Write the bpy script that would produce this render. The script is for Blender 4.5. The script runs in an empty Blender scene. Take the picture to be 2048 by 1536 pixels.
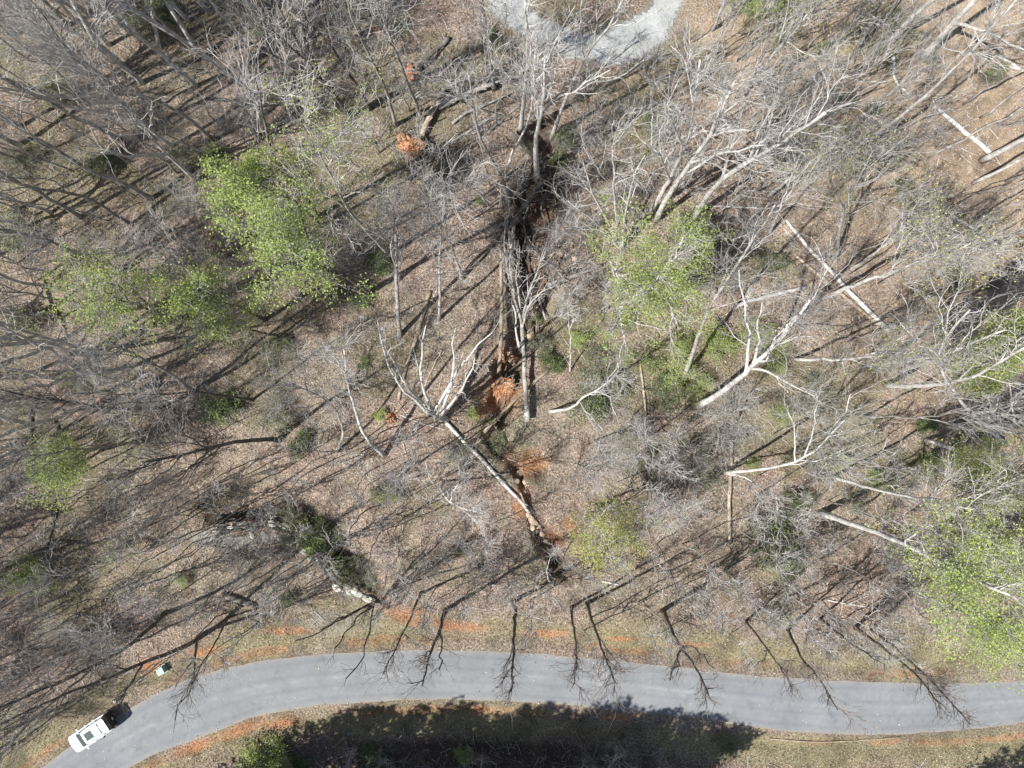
import bpy, math, random
import numpy as np
from mathutils import Vector

random.seed(11)
RNG = np.random.default_rng(11)
D = bpy.data
SC = bpy.context.scene
COL = SC.collection

# ------------------------------------------------------------------ camera, world, sun, exposure
H = 56.5            # height of the camera above the ground
S = 25.6            # photograph pixels per metre on the ground
cam_d = D.cameras.new('camera'); cam = D.objects.new('camera', cam_d); COL.objects.link(cam)
cam.location = (0, 0, H); cam.rotation_euler = (0, 0, 0)
cam_d.sensor_width = 36; cam_d.lens = 36 * H / 80.0
cam_d.clip_start = 0.5; cam_d.clip_end = 6000
SC.camera = cam

SUN_EL = math.radians(53); SHADOW_AZ = math.radians(29)
w = D.worlds.new('World'); SC.world = w; w.use_nodes = True
nt = w.node_tree; bg = nt.nodes['Background']
sky = nt.nodes.new('ShaderNodeTexSky'); sky.sky_type = 'NISHITA'; sky.sun_disc = False
sky.sun_elevation = SUN_EL
sky.sun_rotation = math.atan2(-math.cos(SHADOW_AZ), -math.sin(SHADOW_AZ)) % (2 * math.pi)
nt.links.new(sky.outputs[0], bg.inputs[0]); bg.inputs[1].default_value = 0.07
sd = D.lights.new('sun', 'SUN'); sd.energy = 5.0; sd.angle = math.radians(0.53); sd.color = (1.0, 0.975, 0.93)
so = D.objects.new('sun', sd); COL.objects.link(so)
so.rotation_euler = Vector((math.cos(SHADOW_AZ) * math.cos(SUN_EL), math.sin(SHADOW_AZ) * math.cos(SUN_EL), -math.sin(SUN_EL))).to_track_quat('-Z', 'Y').to_euler()
so.location = (-30, -20, 60)
SC.view_settings.view_transform = 'Standard'; SC.view_settings.look = 'None'
SC.view_settings.exposure = 0.78; SC.view_settings.gamma = 1.0
SC.view_settings.use_curve_mapping = False

# ------------------------------------------------------------------ noise and terrain
def _hash(ix, iy, seed):
    n = (ix.astype(np.int64) * 374761393 + iy.astype(np.int64) * 668265263 + int(seed) * 974634777) & 0xFFFFFFFF
    n = ((n ^ (n >> 13)) * 1274126177) & 0xFFFFFFFF
    return ((n ^ (n >> 16)) & 0xFFFF) / 65535.0
def vnoise(x, y, seed=0):
    x = np.asarray(x, float); y = np.asarray(y, float)
    ix = np.floor(x); iy = np.floor(y); fx = x - ix; fy = y - iy
    fx = fx * fx * (3 - 2 * fx); fy = fy * fy * (3 - 2 * fy)
    a = _hash(ix, iy, seed); b = _hash(ix + 1, iy, seed); c = _hash(ix, iy + 1, seed); d = _hash(ix + 1, iy + 1, seed)
    return (a * (1 - fx) + b * fx) * (1 - fy) + (c * (1 - fx) + d * fx) * fy
def fbm(x, y, scale, octaves=4, seed=0):
    x = np.asarray(x, float); y = np.asarray(y, float)
    v = 0; amp = 1; tot = 0; f = 1.0 / scale
    for o in range(octaves):
        v = v + amp * vnoise(x * f + 17.3 * o, y * f - 9.1 * o, seed + o); tot += amp; amp *= 0.5; f *= 2.03
    return v / tot
def G(px, py):      # photograph pixel -> ground metres
    return ((px - 1024) / S, (768 - py) / S)
def Gl(pts): return np.array([G(*p) for p in pts])
def dist_poly(x, y, P):
    x = np.asarray(x, float); y = np.asarray(y, float)
    best = np.full(x.shape, 1e9)
    for a, b in zip(P[:-1], P[1:]):
        d = b - a; L = max(1e-9, float(d @ d))
        t = np.clip(((x - a[0]) * d[0] + (y - a[1]) * d[1]) / L, 0, 1)
        best = np.minimum(best, np.hypot(x - a[0] - t * d[0], y - a[1] - t * d[1]))
    return best
def inside(x, y, P):
    x = np.asarray(x, float); y = np.asarray(y, float)
    r = np.zeros(x.shape, bool); n = len(P)
    for i in range(n):
        x1, y1 = P[i]; x2, y2 = P[(i + 1) % n]
        if y1 == y2: continue
        c = ((y1 > y) != (y2 > y)) & (x < (x2 - x1) * (y - y1) / (y2 - y1) + x1)
        r ^= c
    return r
def sm(a, b, v): 
    t = np.clip((v - a) / (b - a), 0, 1); return t * t * (3 - 2 * t)

ROAD_TOP = Gl([(-330, 1700), (-60, 1640), (40, 1568), (85, 1536), (130, 1500), (210, 1448), (300, 1393), (400, 1348), (512, 1323), (640, 1308), (800, 1300), (900, 1300), (1024, 1304), (1124, 1311), (1300, 1328), (1424, 1342), (1536, 1354), (1700, 1362), (1800, 1366), (1900, 1367), (2048, 1362), (2300, 1340), (2900, 1250), (4200, 1000)])
ROAD_BOT = Gl([(-230, 1830), (40, 1700), (160, 1600), (255, 1536), (310, 1508), (393, 1478), (512, 1432), (640, 1410), (800, 1400), (900, 1399), (1024, 1402), (1124, 1409), (1274, 1425), (1400, 1437), (1480, 1450), (1560, 1462), (1700, 1470), (1790, 1469), (1900, 1462), (1980, 1455), (2048, 1445), (2300, 1420), (2920, 1340), (4230, 1100)])
def resample(P, n):
    d = np.r_[0, np.cumsum(np.hypot(*np.diff(P, axis=0).T))]
    t = np.linspace(0, d[-1], n)
    # smooth by Catmull-like averaging of the linear interpolation
    Q = np.c_[np.interp(t, d, P[:, 0]), np.interp(t, d, P[:, 1])]
    for _ in range(6):
        Q[1:-1] = 0.25 * Q[:-2] + 0.5 * Q[1:-1] + 0.25 * Q[2:]
    return Q
def pair_by_x(nr=760):
    T = resample(ROAD_TOP, nr); B = resample(ROAD_BOT, nr * 3)
    out = []
    for i, p in enumerate(T):
        t = T[min(i + 1, nr - 1)] - T[max(i - 1, 0)]
        d = B - p; al = np.abs(d @ (t / np.linalg.norm(t)))
        c = al + 0.02 * np.linalg.norm(d, axis=1)
        out.append(B[np.argmin(c)])
    return T, np.array(out)
RT, RB = pair_by_x()
for _ in range(4): RB[1:-1] = 0.25 * RB[:-2] + 0.5 * RB[1:-1] + 0.25 * RB[2:]
ROAD_C = (RT + RB) / 2
DRIVE = [(962, -120), (972, -2), (985, 30), (1018, 58), (1060, 76), (1100, 99), (1140, 116), (1180, 124), (1226, 130), (1270, 122), (1305, 106), (1335, 78), (1352, 40), (1364, 0), (1372, -120),
         (1300, -120), (1304, 5), (1290, 22), (1258, 38), (1224, 50), (1190, 66), (1160, 64), (1130, 54), (1095, 44), (1072, 28), (1058, 8), (1052, -120)]
DRIVE = Gl(DRIVE)
WALL = Gl([(400, 1058), (432, 1048), (500, 1040), (560, 1046), (600, 1064), (640, 1112), (690, 1160), (735, 1190), (768, 1212)])
GULLY = Gl([(1092, 250), (1098, 340), (1075, 430), (1062, 500), (1078, 560), (1068, 620), (1050, 690), (1024, 725), (1005, 775), (985, 830), (990, 880), (1022, 920), (1042, 962), (1062, 1000), (1070, 1040), (1088, 1080), (1112, 1105), (1125, 1145)])
GULLY_W = [2.6, 3.4, 3.8, 3.2, 3.0, 3.0, 3.2, 3.4, 2.8, 2.0, 1.6, 1.3, 1.0, 0.9, 1.3, 1.7, 1.7, 1.0]
PIT = [(1020, 735, 1.7, 1.5), (985, 790, 1.9, 0.6), (1062, 930, 1.5, 0.7), (1100, 1095, 1.2, 0.9), (842, 300, 1.0, 0.5)]

def road_dist(x, y):
    d = dist_poly(x, y, ROAD_C); return d
def gz(x, y):
    x = np.asarray(x, float); y = np.asarray(y, float)
    r = np.hypot(x, y)
    base = (fbm(x, y, 22, 3, 5) - 0.5) * 1.6 + (fbm(x, y, 4, 3, 9) - 0.5) * 0.45 + (fbm(x, y, 0.9, 2, 31) - 0.5) * 0.12
    far = sm(60, 400, r) * (fbm(x, y, 160, 3, 77) - 0.35) * 26
    d = road_dist(x, y)
    flat = sm(2.6, 6.5, d)
    dd = np.where(inside(x, y, DRIVE), 0, dist_poly(x, y, np.vstack([DRIVE, DRIVE[:1]])))
    flat = flat * sm(0.3, 3.0, dd)
    z = base * flat + far * flat
    # ditch beside the road
    z = z - 0.16 * np.exp(-((d - 3.1) / 0.5) ** 2)
    dw = dist_poly(x, y, WALL)
    wy = np.interp(x, WALL[:, 0], WALL[:, 1])
    up_side = (y > wy) & (x > WALL[0, 0] - 1) & (x < WALL[-1, 0] + 1)
    fade = sm(0, 2.0, x - WALL[0, 0] + .5) * sm(0, 2.5, WALL[-1, 0] + .5 - x)
    z = z - np.where(up_side, 1.25 * sm(0.0, 0.5, dw) * np.exp(-((dw / 3.2) ** 2)), 0) * fade
    near = (np.abs(x) < 14) & (np.abs(y) < 24)
    g = np.full(x.shape, 0.0)
    for k in range(len(GULLY) - 1):
        dk = dist_poly(x + (fbm(x, y, 1.3, 2, 41) - 0.5) * 1.5, y + (fbm(x, y, 1.3, 2, 43) - 0.5) * 1.5, GULLY[k:k + 2])
        wk = GULLY_W[k] * 0.5
        depth = 1.5 if wk > 0.8 else 1.2
        g = np.maximum(g, depth * (1 - sm(wk * 0.35, wk * 1.05, dk)))
    g = g * (0.45 + 0.85 * sm(.3, .62, fbm(x, y, 2.6, 2, 47)))
    for px, py, rr, dp in PIT:
        cx, cy = G(px, py)
        g = np.maximum(g, dp * (1 - sm(rr * 0.4, rr, np.hypot(x - cx, y - cy) + (fbm(x, y, 0.8, 2, 61) - .5) * .6)))
    # stone wall stands at a small step of the ground
    z = z - np.where(near, g, 0) * sm(2.6, 5.0, d)
    return z
def gz1(x, y): return float(gz(np.array([x]), np.array([y]))[0])

# ------------------------------------------------------------------ mesh helpers
def mesh_np(name, V, quads=None, tris=None, mat=None, mats=None, mat_idx=None, smooth=False, colors=None):
    me = D.meshes.new(name)
    quads = np.zeros((0, 4), np.int32) if quads is None else np.asarray(quads, np.int32)
    tris = np.zeros((0, 3), np.int32) if tris is None else np.asarray(tris, np.int32)
    V = np.asarray(V, np.float32)
    me.vertices.add(len(V)); me.vertices.foreach_set('co', V.ravel())
    nq, n3 = len(quads), len(tris)
    me.loops.add(nq * 4 + n3 * 3); me.polygons.add(nq + n3)
    me.loops.foreach_set('vertex_index', np.r_[quads.ravel(), tris.ravel()].astype(np.int32))
    st = np.r_[np.arange(nq) * 4, nq * 4 + np.arange(n3) * 3].astype(np.int32)
    me.polygons.foreach_set('loop_start', st)
    me.polygons.foreach_set('use_smooth', np.full(nq + n3, smooth))
    for m in (mats or [mat]): me.materials.append(m)
    if mat_idx is not None: me.polygons.foreach_set('material_index', np.asarray(mat_idx, np.int32))
    if colors:
        for cn, arr in colors.items():
            a = me.color_attributes.new(cn, 'FLOAT_COLOR', 'POINT')
            c4 = np.ones((len(V), 4), np.float32); c4[:, :arr.shape[1]] = arr
            a.data.foreach_set('color', c4.ravel())
    me.update(calc_edges=True); me.validate()
    return me
def link(name, me, parent=None, loc=None):
    o = D.objects.new(name, me); COL.objects.link(o)
    if parent is not None: o.parent = parent
    if loc is not None: o.location = loc
    return o
def tag(o, label=None, cat=None, group=None, kind=None):
    if label: o['label'] = label
    if cat: o['category'] = cat
    if group: o['group'] = group
    if kind: o['kind'] = kind
    return o
def empty(name, loc, label, cat, group=None, rz=0):
    o = D.objects.new(name, None); COL.objects.link(o); o.location = loc; o.rotation_euler = (0, 0, rz); o.empty_display_size = 0.3
    return tag(o, label, cat, group)
def copy_tree(o, parent=None):
    c = o.copy(); COL.objects.link(c); c.parent = parent
    for ch in list(o.children): copy_tree(ch, c)
    return c

class Geo:
    def __init__(s): s.V = []; s.Q = []; s.T = []; s.n = 0; s.C = []
    def add(s, V, Q=None, T=None, c=None):
        V = np.asarray(V, float)
        if Q is not None and len(Q): s.Q.append(np.asarray(Q) + s.n)
        if T is not None and len(T): s.T.append(np.asarray(T) + s.n)
        s.V.append(V); s.n += len(V)
        if c is not None: s.C.append(np.broadcast_to(np.asarray(c, float), (len(V), 3)))
    def tubes(s, P, R, sides=5, cap=False):
        P = np.asarray(P, float); R = np.asarray(R, float)
        N, n, _ = P.shape
        if N == 0: return
        T = np.empty_like(P); T[:, 1:-1] = P[:, 2:] - P[:, :-2]; T[:, 0] = P[:, 1] - P[:, 0]; T[:, -1] = P[:, -1] - P[:, -2]
        T /= np.linalg.norm(T, axis=2, keepdims=True) + 1e-9
        ref = np.where(np.abs(T[:, :1, 2:3]) > 0.85, np.array([[[1., 0, 0]]]), np.array([[[0, 0, 1.]]]))
        ref = np.broadcast_to(ref, P.shape)
        U = np.cross(T, ref); U /= np.linalg.norm(U, axis=2, keepdims=True) + 1e-9
        W = np.cross(T, U)
        a = np.arange(sides) * 2 * math.pi / sides
        ring = P[:, :, None, :] + R[:, :, None, None] * (np.cos(a)[None, None, :, None] * U[:, :, None, :] + np.sin(a)[None, None, :, None] * W[:, :, None, :])
        V = ring.reshape(-1, 3)
        i = np.arange(N)[:, None, None] * n * sides; j = np.arange(n - 1)[None, :, None] * sides; k = np.arange(sides)[None, None, :]; k2 = (k + 1) % sides
        Q = np.stack([i + j + k, i + j + k2, i + j + sides + k2, i + j + sides + k], -1).reshape(-1, 4)
        Tq = None
        if cap:
            tr = []
            for b in range(N):
                for e, fl in ((0, True), (n - 1, False)):
                    o = b * n * sides + e * sides
                    for q in range(1, sides - 1):
                        tr.append((o, o + q + 1, o + q) if fl else (o, o + q, o + q + 1))
            Tq = np.array(tr)
        s.add(V, Q, Tq)
    def box(s, c, h, rot=None, c_=None):
        sg = np.array([(x, y, z) for z in (-1, 1) for y in (-1, 1) for x in (-1, 1)], float)
        V = sg * np.asarray(h)
        if rot is not None: V = V @ np.asarray(rot).T
        s.add(V + np.asarray(c), [(0, 2, 3, 1), (4, 5, 7, 6), (0, 1, 5, 4), (2, 6, 7, 3), (0, 4, 6, 2), (1, 3, 7, 5)], None, c_)
    def tri_count(s): return sum(len(q) for q in s.Q) * 2 + sum(len(t) for t in s.T)
    def mesh(s, name, mat, smooth=True, colors=False):
        V = np.vstack(s.V); Q = np.vstack(s.Q) if s.Q else None; T = np.vstack(s.T) if s.T else None
        col = {'tint': np.vstack(s.C)} if (colors and s.C) else None
        return mesh_np(name, V, Q, T, mat=mat, smooth=smooth, colors=col)

# ------------------------------------------------------------------ materials
def nmat(name, rough=0.9):
    m = D.materials.new(name); m.use_nodes = True
    b = m.node_tree.nodes['Principled BSDF']; b.inputs['Roughness'].default_value = rough
    b.inputs['Specular IOR Level'].default_value = 0.25
    return m, m.node_tree, b
def nd(t, typ, **kw):
    n = t.nodes.new(typ)
    for k, v in kw.items():
        if k.startswith('i_'):
            key = k[2:].replace('_', ' ')
            n.inputs[key].default_value = v
        else: setattr(n, k, v)
    return n
def ramp(t, stops, src):
    r = t.nodes.new('ShaderNodeValToRGB'); e = r.color_ramp.elements
    while len(e) < len(stops): e.new(0.5)
    for el, (p, c) in zip(e, stops): el.position = p; el.color = (*c, 1) if len(c) == 3 else c
    t.links.new(src, r.inputs[0]); return r
def mixc(t, f, a, b, blend='MIX'):
    m = t.nodes.new('ShaderNodeMix'); m.data_type = 'RGBA'; m.blend_type = blend
    for sock, v in ((m.inputs[0], f), (m.inputs[6], a), (m.inputs[7], b)):
        if isinstance(v, bpy.types.NodeSocket): t.links.new(v, sock)
        elif isinstance(v, (int, float)): sock.default_value = v
        else: sock.default_value = (*v, 1)
    return m.outputs[2]
def mth(t, op, a, b=None, clamp=False):
    m = t.nodes.new('ShaderNodeMath'); m.operation = op; m.use_clamp = clamp
    for sock, v in ((m.inputs[0], a), (m.inputs[1], b)):
        if v is None: continue
        if isinstance(v, bpy.types.NodeSocket): t.links.new(v, sock)
        else: sock.default_value = v
    return m.outputs[0]
def bump(t, b, src, strength=0.5, dist=0.05):
    n = nd(t, 'ShaderNodeBump'); n.inputs['Strength'].default_value = strength; n.inputs['Distance'].default_value = dist
    t.links.new(src, n.inputs['Height']); t.links.new(n.outputs[0], b.inputs['Normal'])

def bark_mat(name, dark, mid, pale, vary=0.35):
    m, t, b = nmat(name, 0.92)
    tc = nd(t, 'ShaderNodeTexCoord'); oi = nd(t, 'ShaderNodeObjectInfo')
    n1 = nd(t, 'ShaderNodeTexNoise', i_Scale=1.6, i_Detail=5.0, i_Roughness=0.65); t.links.new(tc.outputs['Object'], n1.inputs['Vector'])
    mp = nd(t, 'ShaderNodeMapping'); mp.inputs['Scale'].default_value = (14, 14, 2.5); t.links.new(tc.outputs['Object'], mp.inputs[0])
    n2 = nd(t, 'ShaderNodeTexNoise', i_Scale=1.0, i_Detail=4.0); t.links.new(mp.outputs[0], n2.inputs['Vector'])
    r = ramp(t, [(0.3, dark), (0.5, mid), (0.68, pale)], n1.outputs[0])
    r2 = ramp(t, [(0.3, (0.62, 0.60, 0.58)), (0.65, (1.1, 1.1, 1.1))], n2.outputs[0])
    c = mixc(t, 1.0, r.outputs[0], r2.outputs[0], 'MULTIPLY')
    v = mth(t, 'MULTIPLY_ADD', oi.outputs['Random'], vary); 
    v.node.inputs[2].default_value = 1 - vary / 2
    hsv = nd(t, 'ShaderNodeHueSaturation'); t.links.new(v, hsv.inputs['Value']); t.links.new(c, hsv.inputs['Color'])
    t.links.new(hsv.outputs[0], b.inputs['Base Color']); bump(t, b, n2.outputs[0], 0.6, 0.03)
    return m
M = {}
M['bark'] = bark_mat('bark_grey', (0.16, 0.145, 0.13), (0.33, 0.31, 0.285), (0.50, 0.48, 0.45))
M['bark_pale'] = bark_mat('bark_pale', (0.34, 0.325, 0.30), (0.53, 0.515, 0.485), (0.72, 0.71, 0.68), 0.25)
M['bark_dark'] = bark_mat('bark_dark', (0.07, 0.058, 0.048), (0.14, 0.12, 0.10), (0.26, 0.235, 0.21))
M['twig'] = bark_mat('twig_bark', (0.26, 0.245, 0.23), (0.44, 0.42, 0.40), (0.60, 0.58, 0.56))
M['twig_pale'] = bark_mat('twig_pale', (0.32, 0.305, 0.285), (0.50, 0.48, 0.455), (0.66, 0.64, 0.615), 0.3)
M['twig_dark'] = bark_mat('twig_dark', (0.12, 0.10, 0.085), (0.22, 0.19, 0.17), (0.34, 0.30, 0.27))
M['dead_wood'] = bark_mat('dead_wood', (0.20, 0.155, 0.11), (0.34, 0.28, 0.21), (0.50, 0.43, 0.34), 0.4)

def leaf_mat(name, a, b_, c, trans=0.45):
    m, t, b = nmat(name, 0.6)
    at = nd(t, 'ShaderNodeNewGeometry'); oi = nd(t, 'ShaderNodeObjectInfo')
    r = ramp(t, [(0.0, a), (0.55, b_), (1.0, c)], at.outputs['Random Per Island'])
    v = mth(t, 'MULTIPLY_ADD', oi.outputs['Random'], 0.3); v.node.inputs[2].default_value = 0.85
    hsv = nd(t, 'ShaderNodeHueSaturation'); t.links.new(v, hsv.inputs['Value']); t.links.new(r.outputs[0], hsv.inputs['Color'])
    t.links.new(hsv.outputs[0], b.inputs['Base Color'])
    tr = nd(t, 'ShaderNodeBsdfTranslucent'); t.links.new(hsv.outputs[0], tr.inputs[0])
    mx = nd(t, 'ShaderNodeMixShader'); mx.inputs[0].default_value = trans
    t.links.new(b.outputs[0], mx.inputs[1]); t.links.new(tr.outputs[0], mx.inputs[2])
    t.links.new(mx.outputs[0], t.nodes['Material Output'].inputs[0])
    return m
M['leaf_spring'] = leaf_mat('leaf_spring', (0.20, 0.27, 0.06), (0.37, 0.45, 0.125), (0.52, 0.59, 0.22))
M['leaf_yellow'] = leaf_mat('leaf_yellow', (0.30, 0.30, 0.08), (0.42, 0.42, 0.12), (0.52, 0.52, 0.20))
M['leaf_bud'] = leaf_mat('leaf_bud', (0.26, 0.30, 0.16), (0.38, 0.42, 0.24), (0.50, 0.54, 0.32))
M['leaf_shrub'] = leaf_mat('leaf_shrub', (0.055, 0.08, 0.03), (0.12, 0.165, 0.06), (0.23, 0.28, 0.11), 0.25)
M['leaf_olive'] = leaf_mat('leaf_olive', (0.09, 0.10, 0.05), (0.16, 0.18, 0.085), (0.26, 0.28, 0.13), 0.2)
M['needle'] = leaf_mat('needle', (0.02, 0.035, 0.015), (0.04, 0.065, 0.025), (0.07, 0.10, 0.035), 0.1)
M['leaf_litter'] = leaf_mat('dry_leaf', (0.10, 0.068, 0.052), (0.32, 0.235, 0.185), (0.62, 0.50, 0.41), 0.05)
M['grass'] = leaf_mat('grass_blade', (0.12, 0.16, 0.05), (0.24, 0.24, 0.10), (0.42, 0.36, 0.20), 0.2)

# ground: material masks come from vertex attributes (what lies there, plus some shade put into the duff), noise breaks their edges
def ground_mat():
    m, t, b = nmat('ground_soil', 0.97)
    tc = nd(t, 'ShaderNodeTexCoord')
    def noise(sc, det=6.0, ro=0.6):
        n = nd(t, 'ShaderNodeTexNoise', i_Scale=sc, i_Detail=det, i_Roughness=ro); t.links.new(tc.outputs['Object'], n.inputs['Vector']); return n
    n_f = noise(7.0, 7.0, 0.75); n_m = noise(1.1, 5.0); n_l = noise(0.16, 4.0); n_x = noise(24.0, 4.0, 0.8)
    litter = ramp(t, [(0.36, (0.065, 0.048, 0.040)), (0.45, (0.20, 0.147, 0.115)), (0.53, (0.355, 0.265, 0.208)), (0.62, (0.60, 0.49, 0.41))], n_f.outputs[0]).outputs[0]
    lit2 = ramp(t, [(0.36, (0.075, 0.066, 0.048)), (0.5, (0.27, 0.225, 0.17)), (0.62, (0.50, 0.43, 0.34))], n_f.outputs[0]).outputs[0]
    base = mixc(t, ramp(t, [(0.42, (0, 0, 0)), (0.6, (1, 1, 1))], n_l.outputs[0]).outputs[0], litter, lit2)
    A = nd(t, 'ShaderNodeVertexColor', layer_name='mask_a'); B = nd(t, 'ShaderNodeVertexColor', layer_name='mask_b')
    sa = nd(t, 'ShaderNodeSeparateColor'); t.links.new(A.outputs[0], sa.inputs[0])
    sb = nd(t, 'ShaderNodeSeparateColor'); t.links.new(B.outputs[0], sb.inputs[0])
    def edge(mask, sharp=2.6, amt=0.9, src=None):
        s = mth(t, 'SUBTRACT', (src or n_m).outputs[0], 0.5); s = mth(t, 'MULTIPLY', s, amt)
        s2 = mth(t, 'SUBTRACT', n_f.outputs[0], 0.5); s = mth(t, 'MULTIPLY_ADD', s2, 0.9); s.node.inputs[2].default_value = 0
        s0 = mth(t, 'SUBTRACT', (src or n_m).outputs[0], 0.5); s0 = mth(t, 'MULTIPLY', s0, amt)
        tot = mth(t, 'ADD', mth(t, 'ADD', s, s0), mask)
        tot = mth(t, 'SUBTRACT', tot, 0.5); tot = mth(t, 'MULTIPLY', tot, sharp); tot = mth(t, 'ADD', tot, 0.5, True)
        g = mth(t, 'MULTIPLY', mask, 6.0, True)
        return mth(t, 'MULTIPLY', tot, g)
    tan = ramp(t, [(0.3, (0.20, 0.14, 0.09)), (0.5, (0.42, 0.32, 0.225)), (0.7, (0.62, 0.51, 0.39))], n_f.outputs[0]).outputs[0]
    grass = ramp(t, [(0.36, (0.13, 0.12, 0.06)), (0.5, (0.27, 0.235, 0.145)), (0.64, (0.46, 0.39, 0.26))], n_f.outputs[0]).outputs[0]
    clay = ramp(t, [(0.33, (0.24, 0.10, 0.05)), (0.48, (0.42, 0.195, 0.095)), (0.66, (0.56, 0.37, 0.24))], n_f.outputs[0]).outputs[0]
    gravel = ramp(t, [(0.35, (0.22, 0.215, 0.19)), (0.6, (0.36, 0.345, 0.29))], n_x.outputs[0]).outputs[0]
    moss = ramp(t, [(0.34, (0.06, 0.065, 0.028)), (0.48, (0.15, 0.15, 0.075)), (0.66, (0.32, 0.29, 0.18))], n_f.outputs[0]).outputs[0]
    duff_shade = ramp(t, [(0.3, (0.04, 0.028, 0.02)), (0.5, (0.10, 0.07, 0.05)), (0.7, (0.19, 0.145, 0.11))], n_f.outputs[0]).outputs[0]
    c = mixc(t, edge(sa.outputs[2], 1.6), base, tan)
    c = mixc(t, mth(t, 'MULTIPLY', edge(sb.outputs[1], 1.5), 0.7), c, moss)
    c = mixc(t, edge(sb.outputs[2], 2.2), c, duff_shade)
    c = mixc(t, edge(sa.outputs[1], 2.2), c, grass)
    c = mixc(t, edge(sb.outputs[0], 2.6), c, gravel)
    c = mixc(t, mth(t, 'MULTIPLY', edge(sa.outputs[0], 1.5), 0.88), c, clay)
    n_d = noise(0.45, 5.0, 0.6)
    c = mixc(t, 1.0, c, ramp(t, [(0.36, (0.68, 0.67, 0.66)), (0.5, (1.0, 1.0, 1.0)), (0.64, (1.14, 1.14, 1.12))], n_d.outputs[0]).outputs[0], 'MULTIPLY')
    sp = ramp(t, [(0.38, (0.55, 0.53, 0.52)), (0.52, (1.0, 1.0, 1.0)), (0.64, (1.35, 1.33, 1.3))], n_x.outputs[0]).outputs[0]
    c = mixc(t, 1.0, c, sp, 'MULTIPLY')
    t.links.new(c, b.inputs['Base Color'])
    hgt = mth(t, 'ADD', n_f.outputs[0], mth(t, 'MULTIPLY', n_x.outputs[0], 0.5))
    bump(t, b, hgt, 1.0, 0.14)
    return m
M['ground'] = ground_mat()
def simple_noise_mat(name, stops, scale, rough=0.9, bs=0.4, bd=0.03, det=5.0):
    m, t, b = nmat(name, rough); tc = nd(t, 'ShaderNodeTexCoord')
    n = nd(t, 'ShaderNodeTexNoise', i_Scale=scale, i_Detail=det, i_Roughness=0.65); t.links.new(tc.outputs['Object'], n.inputs['Vector'])
    r = ramp(t, stops, n.outputs[0]); t.links.new(r.outputs[0], b.inputs['Base Color'])
    if bs: bump(t, b, n.outputs[0], bs, bd)
    return m
M['clay'] = simple_noise_mat('red_clay', [(0.36, (0.20, 0.085, 0.04)), (0.5, (0.40, 0.19, 0.095)), (0.64, (0.55, 0.34, 0.20))], 5.0, 0.95, 1.0, 0.15)
M['rock'] = simple_noise_mat('rock', [(0.3, (0.20, 0.19, 0.165)), (0.5, (0.36, 0.35, 0.31)), (0.7, (0.50, 0.49, 0.44))], 2.2, 0.9, 0.8, 0.08)
M['rock_pale'] = simple_noise_mat('rock_pale', [(0.3, (0.42, 0.40, 0.32)), (0.5, (0.62, 0.60, 0.51)), (0.7, (0.74, 0.72, 0.66))], 2.0, 0.9, 0.6, 0.06)
M['rock_tan'] = simple_noise_mat('rock_tan', [(0.3, (0.28, 0.20, 0.13)), (0.5, (0.45, 0.35, 0.25)), (0.7, (0.60, 0.50, 0.40))], 2.6, 0.9, 0.8, 0.08)
M['rock_dark'] = simple_noise_mat('rock_dark', [(0.3, (0.025, 0.025, 0.022)), (0.5, (0.06, 0.06, 0.055)), (0.7, (0.16, 0.16, 0.145))], 2.6, 0.9, 0.8, 0.08)

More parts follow.
